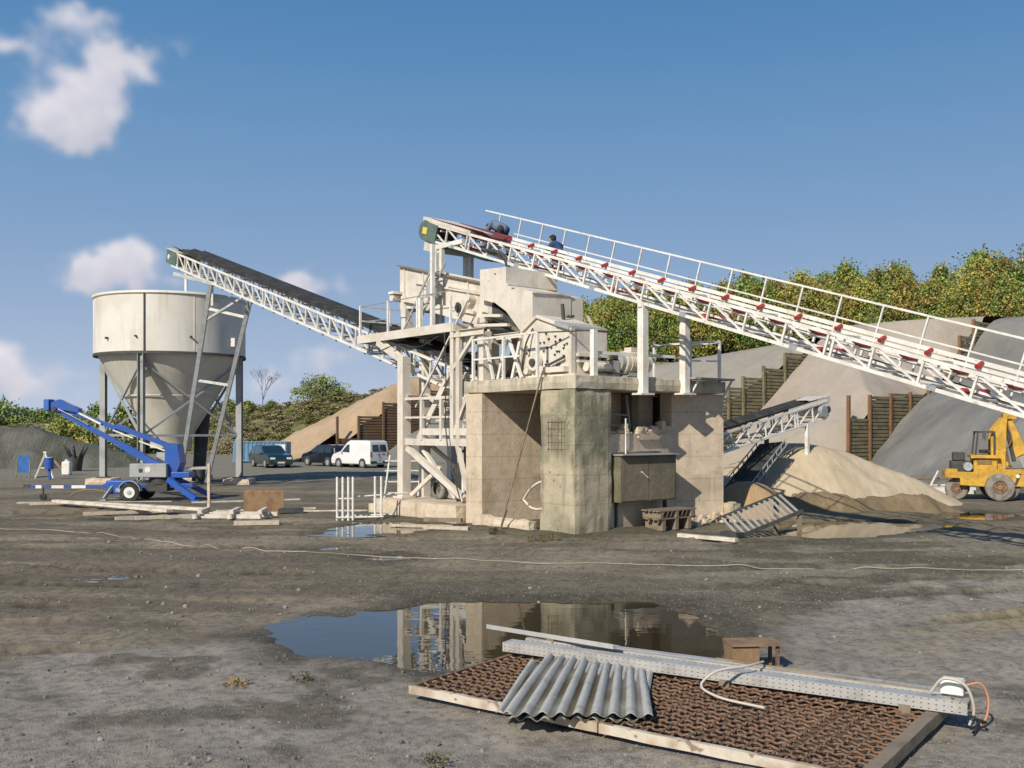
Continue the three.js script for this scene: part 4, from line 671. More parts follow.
{ // railings round the roof slab
  const o = plantThing('roof_railing', 'white tube railing round the edge of the housing roof slab', 'railing', [2.5, 3.97, -.2]); const w = M.white;
  const posts = [[.1, -4.2], [.1, -2.88], [.1, -1.5], [.75, -.1], [5.7, -.1], [4.43, -.1], [5.7, -1.4], [4.43, -1.4]];
  posts.forEach(([x, z]) => mb().bar([x, 3.96, z], [x, 5.12, z], x === .75 ? .14 : .07).build('rail_post', w, o));
  mb().bar([.1, 5.1, -4.2], [.1, 5.12, -1.5], .05).bar([.1, 4.55, -4.2], [.1, 4.55, -2.2], .045).build('handrail', w, o); mb().tube([.1, 5.11, -1.5], [.75, 5.1, -.1], .02, 6).tube([.75, 5.1, -.1], [4.43, 5.1, -.1], .016, 6).build('rail_cable', M.dark, o);
  mb().bar([.75, 4.55, -.14], [3.95, 4.58, -.14], .05, .08).build('knee_rail', w, o);
  mb().bar([4.43, 5.0, -.1], [5.7, 5.08, -.1], .06).bar([4.43, 4.5, -.1], [5.7, 4.54, -.1], .045).bar([5.7, 5.08, -.1], [5.7, 5.06, -1.4], .06).bar([4.43, 4.98, -.1], [4.43, 5.0, -1.4], .05).build('handrail', w, o);
  mb().box(4.95, 4.0, .12, 1.7, .05, .5).build('landing_plate', M.steelgrey, o);
  for (const x of [4.3, 5.7]) mb().bar([x, 3.98, .34], [x, 3.5, .02], .05).build('bracket', w, o);
  for (const [z, z2] of [[-2.3, -2.9], [-2.7, -2.4], [-3.3, -3.0], [-3.5, -3.9]]) mb().bar([.25, 3.98, z], [.3, 5.05, z2], .07).build('brace', w, o);
}

// ---------------------------------------------------------------- silo on its braced legs
{
  const o = thing('silo', 'tall pale cream silo with a cone bottom standing on four steel legs', 'silo', [-16.37, 0, -48]);
  mb().lathe([[3.44, 6.12], [3.44, 8.72], [3.5, 8.72], [3.5, 8.8], [3.38, 8.8], [3.38, 6.2]], 72).build('shell', M.silo, o);
  mb().lathe([[3.48, 6.02], [3.48, 6.14], [3.34, 6.14]], 72).build('ring_beam', M.dark, o); mb().lathe([[3.51, 8.74], [3.51, 8.84], [3.34, 8.84]], 72).build('rim', M.silo, o);
  mb().lathe([[3.3, 6.1], [.95, 2.25], [.95, 1.75], [.85, 1.75], [.85, 2.2], [3.2, 6.1]], 64).build('cone', M.cone, o);
  mb().lathe([[2.2, 4.16], [2.24, 4.2], [2.22, 4.23]], 64).build('weld_seam', M.cone, o);
  mb().tube([0, .1, 0], [0, 1.8, 0], .45, 20).build('outlet', M.steelgrey, o); mb().box(0, 1.1, .5, .8, .9, .7).build('slide_gate', M.galv, o); mb().tube([1.1, .1, -.6], [1.3, 3.4, -.9], .3, 14).build('downpipe', M.dark, o);
  const a = -.06, legs = []; for (let k = 0; k < 4; k++) { const t = -a + k * Math.PI / 2; legs.push([3.34 * Math.cos(t), 3.34 * Math.sin(t)]); }
  const sa = -.005; mb().bar([3.46 * sa, 6.15, 3.46 * Math.cos(sa)], [3.46 * sa, 8.74, 3.46 * Math.cos(sa)], .06, .06).build('seam_strip', M.dark, o);
  for (const t of [-1.15, .62, 1.9, 3.1, 4.2]) mb().bar([3.445 * Math.sin(t), 6.2, 3.445 * Math.cos(t)], [3.445 * Math.sin(t), 8.7, 3.445 * Math.cos(t)], .03, .012).build('weld_seam', M.silo, o);
  legs.forEach(([x, z], i) => {
    mb().hbeam([x, .3, z], [x, 6.05, z], .27, .27, [-z, 0, x], .03).build('leg', M.steelgrey, o); mb().box(x, .33, z, .55, .05, .55).build('foot_plate', M.dark, o);
    const [x2, z2] = legs[(i + 1) % 4]; mb().bar([x, 5.7, z], [x2, 2.3, z2], .09).build('brace', M.galv, o); mb().bar([x2, 5.7, z2], [x, 2.3, z], .09).build('brace', M.steelgrey, o); mb().bar([x, 2.35, z], [x2, 2.35, z2], .1).build('tie', M.galv, o);
    mb().tube([x * .97, 5.4, z * .97], [x * .86, 6.02, z * .86], .09, 8).build('gusset', M.dark, o);
  });
  for (const [x, y, z] of [[-1.9, 6.75, 2.95], [-.4, 6.8, 3.46], [1.9, 6.8, 2.95]]) mb().tube([x * .96, y, z * .96], [x * 1.02, y, z * 1.02], .05, 8).build('lug', M.dark, o);
  mb().box(3.3, 6.7, 1.15, .22, .4, .3).build('bracket', M.white, o);
  legs.forEach(([x, z], i) => { const wx = -16.37 + x, wz = -48 + z, p = thing('concrete_pad', ['concrete pad under the right leg of the silo', 'concrete pad under the front leg of the silo, behind the blue lift', 'concrete pad under the left leg of the silo', 'concrete pad under the rear leg of the silo'][i], 'concrete pad', [wx, 0, wz]); mb().rough(0, .1, 0, 1.3, .42, 1.3, .02, .25, .04).build('pad', M.concrete, p); });
}

// ---------------------------------------------------------------- blue trailer boom lift
{
  const o = thing('boom_lift', 'blue towable boom lift with folded white striped boom and trailer wheel', 'boom lift', [-13.3, 0, -37]);
  const bl = M.blue, X = (px) => (px - 512) * .037 + 13.3, Y = (py) => 2.6 + (430 - py) * .037;   // drawing scale of its side view, metres
  mb().rbox(X(150), .55, 0, 3.3, .16, .5, .02).build('chassis', bl, o); mb().bar([X(112), .52, 0], [X(28), .5, 0], .1, .1).build('tow_bar', bl, o);
  for (const [a, b] of [[36, 42], [52, 64], [72, 86]]) mb().bar([X(a), .5, .001], [X(b), .5, .001], .115, .112).build('white_band', M.white, o);
  mb().tube([X(43), .1, 0], [X(43), .52, 0], .03, 8).build('jockey_post', M.dark, o); const jw = mb().tube([X(43), .12, -.05], [X(43), .12, .05], .12, 14).build('jockey_wheel', M.rubber, o); mb().bar([X(24), .53, 0], [X(30), .53, 0], .12, .1).build('coupling', M.dark, o);
  for (const s of [1, -1]) {
    const w = mb().tube([X(138), .34, s * .78 - .09], [X(138), .34, s * .78 + .09], .34, 24).build('wheel', M.rubber, o), zf = s * .78 + s * .092;
    mb().tube([X(138), .34, zf - .004 * s], [X(138), .34, zf + .006 * s], .2, 20).build('rim', M.lamp, w); mb().tube([X(138), .34, zf], [X(138), .34, zf + .03 * s], .08, 12).build('hub', M.galv, w);
    const f = mb(); for (let k = 0; k < 9; k++) { const a = .1 + k * .34, b = a + .34; f.bar([X(138) + .4 * Math.cos(a), .36 + .4 * Math.sin(a), s * .78], [X(138) + .4 * Math.cos(b), .36 + .4 * Math.sin(b), s * .78], .26, .025, [0, 0, 1].map((v, i) => i === 1 ? 1 : 0)); } f.build('fender', M.galv, o);
    mb().bar([X(172), .8, s * .4], [X(204), .1, s * .95], .16, .2).build('outrigger', bl, o); mb().box(X(204), .06, s * .95, .3, .06, .3).build('outrigger_foot', bl, o);
    mb().bar([X(118), .6, s * .35], [X(112), .1, s * .75], .09, .12).build('outrigger', M.galv, o); mb().box(X(112), .05, s * .75, .22, .05, .22).build('outrigger_foot', M.galv, o);
  }
  mb().tube([X(138), .34, -.7], [X(138), .34, .7], .06, 10).build('axle', M.dark, o); mb().rbox(X(121), .5, 0, .8, .5, .9, .04).build('outrigger_box', bl, o); mb().rbox(X(160), .5, 0, .8, .3, .8, .03).build('drive_unit', M.dark, o); mb().path([[X(76), .2, .45], [X(84), .36, .5], [X(98), .42, .5], [X(112), .34, .5]], .03, 16, 6).build('hose', M.woodgrey, o);
  mb().tube([X(162), .62, 0], [X(162), .86, 0], .45, 20).build('turntable', M.dark, o); mb().rbox(X(153), 1.12, .15, 1.35, .5, .8, .03).build('battery_box', M.steelgrey, o); mb().tube([X(153), 1.15, .55], [X(153), 1.15, .565], .11, 18).build('round_badge', M.white, o); mb().box(X(146), 1.12, .553, .14, .14, .01).build('badge', M.dark, o);
  mb().poly([[X(166), .7], [X(176), .75], [X(183), 1.4], [X(180), 2.05], [X(168), 2.1], [X(168), 1.6]], .6, new THREE.Matrix4().makeTranslation(0, 0, -.3), .02).build('mast', bl, o); mb().rbox(X(183), .95, 0, .7, .22, .7, .03).build('mast_foot', bl, o);
  mb().bar([X(178), Y(449), 0], [X(116), Y(426), 0], .15, .17).build('lower_boom', bl, o); mb().bar([X(116), Y(428), 0], [X(52), Y(405), 0], .13, .15).build('lower_boom', bl, o);
  mb().bar([X(170), Y(472), .02], [X(120), Y(444), .02], .2, .24).build('lift_arm', bl, o); mb().bar([X(120), Y(444), .02], [X(62), Y(413), .02], .15, .17).build('lift_arm', bl, o);
  mb().bar([X(170), Y(452), .12], [X(140), Y(441), .12], .03, .05).bar([X(134), Y(438), .12], [X(114), Y(430), .12], .03, .05).build('white_stripe', M.white, o);
  mb().bar([X(102), Y(424), .13], [X(78), Y(412), .13], .04, .07).build('white_stripe', M.white, o);
  mb().poly([[X(50), Y(404)], [X(60), Y(400)], [X(80), Y(409)], [X(80), Y(413)], [X(66), Y(410)], [X(54), Y(412)]], .3, new THREE.Matrix4().makeTranslation(0, 0, -.15), .02).build('jib_head', bl, o);
  mb().rbox(X(49), Y(405), 0, .2, .42, .5, .02).build('basket_mount', M.bluedrum, o); mb().tube([X(56), Y(409), -.2], [X(56), Y(409), .22], .09, 12).build('pivot', M.dark, o);
  mb().tube([X(128), Y(456), .1], [X(150), Y(470), .1], .05, 10).build('lift_cylinder', M.dark, o); mb().path([[X(60), Y(409), .17], [X(72), Y(415), .2], [X(90), Y(425), .17]], .02, 14, 6).build('hose', M.galv, o);
}

// ---------------------------------------------------------------- parked cars and van
function taperedBody(pts, half, belt, top, taper, bevel) {   // side outline (z, y) swept across, narrowing above the belt line
  const m = mb(); m.polyX(pts, -half, half, bevel); const p = m.g[0].attributes.position; for (let i = 0; i < p.count; i++) { const y = p.getY(i), k = y > belt ? 1 - taper * (y - belt) / (top - belt) : 1 - .06 * clamp((.45 - y) / .3); p.setX(i, p.getX(i) * k); } m.g[0].computeVertexNormals(); return m;
}
function car(o, { L, W: wd, outline, belt, top, taper, side, wheels, wr, body, screens, front, rear }) {
  const hw = wd / 2; taperedBody(outline, hw - .05, belt, top, taper, .05).build('body', body, o);
  const tx = (y) => hw * (1 - (y > belt ? taper * (y - belt) / (top - belt) : 0));
  for (const s of [-1, 1]) for (const poly of side) { const m = mb(), g = new THREE.ShapeGeometry(new THREE.Shape(poly.map(([z, y]) => new THREE.Vector2(z, y)))), p = g.attributes.position; for (let i = 0; i < p.count; i++) { const z = p.getX(i), y = p.getY(i); p.setXYZ(i, s * (tx(y) + .008), y, z); } g.computeVertexNormals(); m.add(g); m.build('side_window', M.glassDark, o); }
  for (const [z0, y0, z1, y1, name, w0 = 1, split] of screens) { const k = .86 * w0, q = [[-tx(y0) * k, y0, z0], [tx(y0) * k, y0, z0], [tx(y1) * k, y1, z1], [-tx(y1) * k, y1, z1]]; for (const [a, b] of split ? [[0, .46], [.54, 1]] : [[0, 1]]) { const l3 = (p, r, t) => p.map((v, i) => lerp(v, r[i], t)), c = [l3(q[0], q[1], a), l3(q[0], q[1], b), l3(q[3], q[2], b), l3(q[3], q[2], a)]; const g = new THREE.BufferGeometry(); g.setAttribute('position', new THREE.Float32BufferAttribute([...c[0], ...c[1], ...c[2], ...c[0], ...c[2], ...c[3]], 3)); g.computeVertexNormals(); mb().add(g).build(name, M.glassDark, o); } }
  for (const z of wheels) for (const s of [-1, 1]) { const x = s * (hw - .1), w = mb().tube([x - .1, wr, z], [x + .1, wr, z], wr, 22).build('wheel', M.rubber, o); mb().tube([x + s * .1, wr, z], [x + s * .112, wr, z], wr * .62, 16).build('rim', M.galv, w); mb().tube([x + s * .03, wr + .02, z], [x + s * .101, wr + .02, z], wr * 1.17, 22).build('wheel_arch', M.dark, o); }
  for (const s of [-1, 1]) { mb().rbox(s * (hw - .28), front[1], front[0], .36, .15, .05, .02).build('headlight', M.lamp, o); mb().rbox(s * (hw - rear[2]), rear[1], rear[0], .14, rear[3], .05, .02).build('tail_light', M.lampRed, o); mb().rbox(s * (hw + .08), belt + .08, front[2], .16, .14, .1, .03).build('mirror', body, o); }
  mb().box(0, .45, front[0] + .03, wd * .5, .12, .03).build('grille', M.dark, o); mb().box(0, .38, front[0] + .06, .5, .11, .012).build('number_plate', M.plate, o); mb().rbox(0, .4, rear[0], wd * .92, .18, .1, .03).build('bumper', M.dark, o); mb().box(0, .42, rear[0] - .055, .5, .11, .012).build('number_plate', M.plate, o);
}
{
  const a = thing('parked_car', 'dark green estate car with roof rails parked before the light blue container', 'car', [-16.9, 0, -70], .55);
  car(a, { L: 4.5, W: 1.72, belt: .9, top: 1.45, taper: .17, body: M.carGreen, outline: [[-2.2, .28], [-2.24, .85], [-2.05, 1.12], [-1.85, 1.4], [-1.2, 1.46], [.2, 1.45], [.95, .98], [2.0, .84], [2.2, .62], [2.2, .28]],
    side: [[[-1.85, .95], [-1.7, 1.33], [-1.1, 1.36], [-1.1, .95]], [[-1.02, .95], [-1.02, 1.36], [-.15, 1.36], [-.15, .95]], [[-.07, .95], [-.07, 1.36], [.2, 1.34], [.72, .97]]], screens: [[1.0, 1.0, .26, 1.42, 'windscreen'], [-2.12, 1.08, -1.9, 1.38, 'rear_window']], wheels: [1.35, -1.3], wr: .31, front: [2.23, .66, .75], rear: [-2.27, .85, .15, .2] });
  mb().bar([-.6, 1.53, -1.7], [-.6, 1.53, .1], .03).bar([.6, 1.53, -1.7], [.6, 1.53, .1], .03).bar([-.6, 1.47, -1.6], [-.6, 1.53, -1.6], .03).bar([.6, 1.47, -1.6], [.6, 1.53, -1.6], .03).build('roof_rail', M.dark, a);
  const b = thing('parked_car', 'black hatchback parked between the estate car and the white van', 'car', [-13.4, 0, -72.4], Math.PI + .8);
  car(b, { L: 4.1, W: 1.72, belt: .92, top: 1.5, taper: .17, body: M.carDark, outline: [[-2.0, .28], [-2.05, .9], [-1.9, 1.3], [-1.65, 1.46], [-.8, 1.51], [.2, 1.48], [1.05, 1.0], [1.85, .82], [2.0, .6], [2.0, .28]],
    side: [[[-1.75, .98], [-1.5, 1.36], [-.9, 1.4], [-.9, .98]], [[-.82, .98], [-.82, 1.4], [0, 1.39], [0, .98]], [[.08, .98], [.08, 1.38], [.25, 1.36], [.85, 1.0]]], screens: [[1.08, 1.03, .26, 1.45, 'windscreen'], [-2.03, 1.0, -1.75, 1.43, 'rear_window']], wheels: [1.25, -1.25], wr: .31, front: [2.03, .66, .8], rear: [-2.08, .95, .13, .3] });
  const c = thing('delivery_van', 'small white delivery van with two rear door windows', 'van', [-10.6, 0, -69.6], Math.PI + .86);
  car(c, { L: 4.1, W: 1.75, belt: .98, top: 1.82, taper: .1, body: M.carWhite, outline: [[-1.98, .3], [-2.0, 1.0], [-1.92, 1.76], [-1.7, 1.83], [.1, 1.84], [.4, 1.7], [1.05, 1.08], [1.85, .86], [2.02, .62], [2.02, .3]],
    side: [[[.1, 1.06], [.1, 1.6], [.36, 1.58], [.9, 1.1]]], screens: [[1.12, 1.12, .48, 1.66, 'windscreen'], [-2.062, 1.12, -1.99, 1.6, 'rear_window', .86, true]], wheels: [1.25, -1.25], wr: .3, front: [2.05, .68, .85], rear: [-2.04, .95, .12, .34] });
  mb().box(0, 1.0, -2.056, .014, 1.3, .01).build('door_gap', M.dark, c); mb().box(.12, .92, -2.075, .16, .05, .03).build('door_handle', M.dark, c); mb().box(-.35, .96, -2.062, .3, .06, .01).build('badge', M.dark, c);
}
{ const o = thing('skip_container', 'light blue corrugated steel container behind the dark green car', 'container', [-20.1, 0, -80.5], .06);
  mb().box(0, .9, 0, 4.2, 1.5, 2.2).build('body', M.ltblue, o); mb().bar([-2.15, 1.66, 1.13], [2.15, 1.66, 1.13], .1).bar([-2.15, .16, 1.13], [2.15, .16, 1.13], .1).build('rail', M.ltblue, o);
  for (let k = 0; k < 13; k++) mb().box(-1.95 + k * .325, .9, 1.13, .1, 1.42, .06).build('rib', M.ltblue, o); mb().box(1.62, 1.15, 1.17, .8, .62, .02).build('white_panel', M.white, o); for (const x of [-1.7, 1.7]) mb().box(x, .07, 0, .3, .16, 2).build('skid', M.dark, o); }

// ---------------------------------------------------------------- yellow digger by the stockpile
{
  const o = thing('yellow_digger', 'yellow wheeled digger with striped front, parked before the grey stockpile', 'digger', [18.25, 0, -37.4], -.34);
  const X = (px) => (px - 1000) * .0372, Y = (py) => 2.6 + (430 - py) * .0366, ye = M.yellow;
  const wheel = (x, r, z, wdt, mat) => { const w = mb().lathe([[r * .5, -wdt / 2], [r * .92, -wdt / 2], [r, -wdt * .3], [r, wdt * .3], [r * .92, wdt / 2], [r * .5, wdt / 2]], 26, new THREE.Matrix4().makeRotationX(Math.PI / 2).setPosition(x, r, z)).build('wheel', mat, o); mb().tube([x, r, z - wdt * .36], [x, r, z + wdt * .36], r * .52, 18).build('rim', M.rust, w); mb().tube([x, r, z + wdt * .3], [x, r, z + wdt * .48], r * .18, 12).build('hub', M.rustlight, w); };
  wheel(X(997), .5, .95, .32, M.tyreGrey); wheel(X(1003), .5, .62, .28, M.tyreGrey); wheel(X(997), .5, -.95, .32, M.tyreGrey); wheel(X(963), .4, -.55, .26, M.tyreGrey); wheel(X(959), .4, .5, .22, M.tyreGrey); wheel(X(1048), .5, .95, .32, M.tyreGrey); wheel(X(1048), .5, -.95, .32, M.tyreGrey);
  mb().poly([[X(948), Y(472.5)], [X(948), Y(478)], [X(962), Y(478.5)], [X(962), Y(485.5)], [X(988), Y(487)], [X(994), Y(477)], [X(1062), Y(477)], [X(1062), Y(470)], [X(990), Y(470)], [X(986), Y(473)]], 1.7, new THREE.Matrix4().makeTranslation(0, 0, -.85), .015).build('chassis', ye, o);
  mb().poly([[X(975), Y(473)], [X(995), Y(473)], [X(995), Y(459)], [X(975), Y(460)]], 1.4, new THREE.Matrix4().makeTranslation(0, 0, -.7), .03).build('engine_cover', ye, o); mb().rbox(X(984), Y(462), .74, .5, .2, .04, .02).build('vent_panel', M.rustlight, o); mb().box(X(985), Y(456.8), .1, 1.0, .12, 1.5).build('hood', ye, o);
  mb().rbox(X(961), Y(457), .35, .42, .32, .5, .05).build('air_filter', M.dark, o); mb().rbox(X(963), Y(467), .25, .7, .4, .9, .04).build('engine_block', M.dark, o); mb().tube([X(956), Y(466), .5], [X(970), Y(464), .72], .07, 10).build('exhaust', M.rust, o); mb().box(X(954), Y(471), .6, .4, .12, .4).build('fuel_step', ye, o); mb().tube([X(969), Y(467), .72], [X(969), Y(467), .8], .16, 14).build('pulley', M.galv, o);
  for (const [x, z] of [[X(976), .7], [X(976), -.6], [X(993), .7], [X(993), -.6]]) mb().bar([x, Y(457), z], [x + (x < X(980) ? .08 : 0), Y(432), z], .06).build('cab_post', M.dark, o);
  mb().bar([X(978), Y(432), .7], [X(993), Y(432), .7], .07).bar([X(978), Y(432), -.6], [X(993), Y(432), -.6], .07).bar([X(978), Y(432), .7], [X(978), Y(432), -.6], .07).build('cab_roof_rail', M.dark, o); mb().box(X(985.5), Y(445), .06, .02, .85, 1.16).build('cab_pane', M.glass, o);
  const seat = mb().rbox(X(988), Y(452), .05, .5, .14, .55, .04).build('seat', M.rubber, o); mb().rbox(X(992), Y(446.5), .05, .14, .55, .52, .04).build('seat_back', M.rubber, seat); mb().bar([X(973.5), Y(455), .72], [X(974), Y(441), .74], .025).build('mirror_arm', M.dark, o);
  mb().poly([[X(991), Y(462)], [X(997), Y(470)], [X(1003), Y(470)], [X(1004), Y(430)], [X(1005), Y(417)], [X(1000), Y(418)], [X(992), Y(430)], [X(990.5), Y(437)]], .2, new THREE.Matrix4().makeTranslation(0, 0, .35), .015).build('mast_plate', ye, o);
  mb().poly([[X(991), Y(462)], [X(997), Y(470)], [X(1003), Y(470)], [X(1004), Y(430)], [X(1005), Y(417)], [X(1000), Y(418)], [X(992), Y(430)], [X(990.5), Y(437)]], .2, new THREE.Matrix4().makeTranslation(0, 0, -.45), .015).build('mast_plate', ye, o);
  mb().bar([X(1004), Y(417), 0], [X(1020), Y(455), .1], .34, .42).build('boom', ye, o); mb().bar([X(1018), Y(452), .1], [X(1026), Y(470), .15], .2, .26).build('dipper', M.steelgrey, o); mb().bar([X(1002), Y(416), 0], [X(1014), Y(416), 0], .6, .2).build('boom_head', ye, o);
  mb().tube([X(1005), Y(428), .3], [X(1012), Y(462), .32], .07, 12).build('ram', M.dark, o); mb().tube([X(1001), Y(450), .3], [X(1005), Y(466), .34], .1, 12).build('ram', ye, o); mb().path([[X(1004), Y(425), .38], [X(1000), Y(440), .45], [X(1005), Y(452), .42], [X(1008), Y(468), .3]], .03, 20, 6).path([[X(1006), Y(425), .36], [X(1009), Y(440), .48], [X(1003), Y(455), .46], [X(1010), Y(468), .3]], .03, 20, 6).build('hose', M.rust, o);
  mb().box(X(1040), Y(479), .87, 2.6, .52, .04).build('bumper_plate', ye, o); for (let k = 0; k < 7; k++) { const x = X(1010) + k * .32; mb().poly([[x, Y(485)], [x + .09, Y(485)], [x + .24, Y(473.5)], [x + .15, Y(473.5)]], .012, new THREE.Matrix4().makeTranslation(0, 0, .892)).build('warning_stripe', M.dark, o); } mb().tube([X(1013), Y(476), .9], [X(1013), Y(476), .96], .07, 12).build('lamp', M.lamp, o);
}
{ const o = thing('concrete_beam_stack', 'long low stack of white beams on the ground left of the digger', 'beam stack', [16.2, 0, -40.5], .08); for (let k = 0; k < 4; k++) mb().rough(-.1 + k * .12, .16 + (k > 2 ? .3 : 0), -.5 + (k % 3) * .42, 4.6, .3, .36, .01, .4, .02).build('beam', M.white, o); mb().bar([.6, .3, .3], [1.0, .95, .2], .05).build('stake', M.white, o); mb().box(.3, .64, -.3, 4.0, .05, .5).build('board', M.woodgrey, o); }

// ---------------------------------------------------------------- trees and scrub
const leafMat = new THREE.MeshStandardMaterial({ color: 0xffffff, vertexColors: true, roughness: .9, side: THREE.DoubleSide });
function crown(seed, w, h, nClump, nLeaf, size, pal, pointed = .5) {
  const R = rng(seed), pos = [], col = [], q = new THREE.Quaternion(), e = new THREE.Euler(), v = new THREE.Vector3();
  for (let c = 0; c < nClump; c++) {
    const y = Math.pow(R(), .85), prof = Math.pow(Math.sin(Math.PI * clamp(.12 + y * .86)), .75) * lerp(1, 1 - y * .75, pointed), a = R() * 6.283, rr = prof * w * .5 * Math.sqrt(.25 + .75 * R()) * (.75 + .5 * R());
    const cx = Math.cos(a) * rr, cz = Math.sin(a) * rr, cy = h * (.16 + .82 * y), cr = w * (.09 + .13 * R()) * (y > .85 ? .55 : 1), tone = pal[Math.floor(R() * pal.length)], k = .65 + .75 * R();
    for (let i = 0; i < nLeaf; i++) {
      const th = R() * 6.283, u = R() * 2 - 1, r = cr * Math.cbrt(R()), sx = Math.sqrt(1 - u * u); const px = cx + r * sx * Math.cos(th), py = cy + r * u * (y > .8 ? 1.7 : .85), pz = cz + r * sx * Math.sin(th);
      e.set(R() * 6, R() * 6, R() * 6); q.setFromEuler(e); const s = size * (.6 + .8 * R()), kk = k * (.75 + .5 * R());
      const P = [[-s, 0, -s * .5], [0, s * .15, -s * .62], [s, 0, 0], [0, -s * .12, s * .62]].map((p) => v.set(...p).applyQuaternion(q).toArray().map((t, m) => t + [px, py, pz][m]));
      for (const o of [0, 1, 2, 0, 2, 3]) { pos.push(...P[o]); col.push(tone[0] * kk, tone[1] * kk, tone[2] * kk); }
    }
  }
  const g = new THREE.BufferGeometry(); g.setAttribute('position', new THREE.Float32BufferAttribute(pos, 3)); g.setAttribute('color', new THREE.Float32BufferAttribute(col, 3)); g.computeVertexNormals(); return g;
}
function makeTree(name, label, cat, group, seed, w, h, nClump, nLeaf, size, pal, pointed, limbs = 9) {
  const o = thing(name, label, cat, [0, 0, 0], 0, group), R = rng(seed + 7), t = mb();
  t.tube([0, -.6, 0], [w * .02, h * .45, 0], h * .018, 8, h * .012).tube([w * .02, h * .45, 0], [0, h * .93, w * .02], h * .012, 7, h * .003);
  for (let i = 0; i < limbs; i++) { const y = h * (.18 + .6 * i / limbs), a = R() * 6.28, l = w * (.3 + .15 * R()); t.tube([0, y, 0], [Math.cos(a) * l, y + l * .75, Math.sin(a) * l], h * .006, 5, h * .002); }
  t.build('trunk', M.bark, o); const c = finish(new THREE.Mesh(crown(seed, w, h, nClump, nLeaf, size, pal, pointed), leafMat)); c.name = numbered('crown'); o.add(c); return o;
}
const PAL = {
  green: [[0.135, 0.237, 0.049], [0.184, 0.293, 0.059], [0.103, 0.188, 0.044], [0.245, 0.335, 0.067]],
  olive: [[0.213, 0.279, 0.066], [0.270, 0.310, 0.072], [0.197, 0.252, 0.059], [0.147, 0.223, 0.049]],
  ochre: [[0.310, 0.223, 0.066], [0.391, 0.254, 0.066], [0.333, 0.229, 0.060], [0.414, 0.285, 0.072], [0.265, 0.236, 0.066]],
  gold: [[0.414, 0.360, 0.072], [0.333, 0.329, 0.072], [0.287, 0.310, 0.067], [0.460, 0.372, 0.084]],
  dark: [[0.074, 0.124, 0.034], [0.107, 0.149, 0.037], [0.060, 0.101, 0.030]],
  grey: [[0.267, 0.281, 0.160], [0.213, 0.236, 0.122], [0.321, 0.326, 0.188]],
};
{
  const R = rng(99), kinds = ['green', 'olive', 'ochre', 'gold', 'dark'], words = { green: 'mid green', olive: 'olive green', ochre: 'rusty ochre', gold: 'golden yellow', dark: 'dark green' }, protos = {};
  const used2 = {}; let n = 0;
  const put = (kind, v, t, w, s, row, rank) => {
    const key = kind + v, p = hillPoint(t, w), label = `${words[kind]} tree in the ${row} row on the embankment, ${rank}`;
    if (!protos[key]) { protos[key] = makeTree('autumn_tree', label, 'tree', 'autumn trees on the embankment above the storage bays', 500 + n * 13, 6.3 + v * .8, 7.0 + v * .5, 190, 54, .12, PAL[kind].concat(PAL[kind], PAL.olive, PAL.olive, PAL.green, PAL.ochre), kind === 'green' || kind === 'dark' ? .7 : .5); protos[key].position.set(p.x, p.y - .3, p.z); protos[key].rotation.y = R() * 6; protos[key].scale.setScalar(s); n++; } else copy(protos[key], label, [p.x, p.y - .3, p.z], R() * 6, s);
  };
  const ord = (k) => ['rightmost', 'second from the right', 'third from the right', 'fourth from the right', 'fifth from the right', 'sixth from the right', 'seventh from the right', 'eighth from the right', 'ninth from the right', 'tenth from the right'][k] || `${k + 1}th from the right`;
  for (const [row, w, cnt, s0, seq] of [['front', 2.2, 22, .82, [3, 1, 2, 3, 1, 2, 1, 3, 2, 2, 3, 1, 0, 2, 3, 1, 0, 1, 3, 0, 1, 0]], ['middle', 6.2, 20, .95, [1, 0, 1, 3, 0, 1, 2, 0, 1, 3, 1, 0, 1, 0, 4, 1, 0, 0, 1, 4]], ['back', 11, 15, 1.04, [0, 1, 0, 4, 1, 0, 1, 0, 0, 4, 1, 0, 4, 0, 0]]])
    for (let k = 0; k < cnt; k++) put(kinds[seq[k]], (k * 7 + (row === 'back' ? 1 : 0)) % 2, .215 + (.49 - .215) * (k + .25 + .5 * R()) / cnt, w + 1.6 * (R() - .5), s0 * (.86 + .28 * R()), row, ord(k));
}
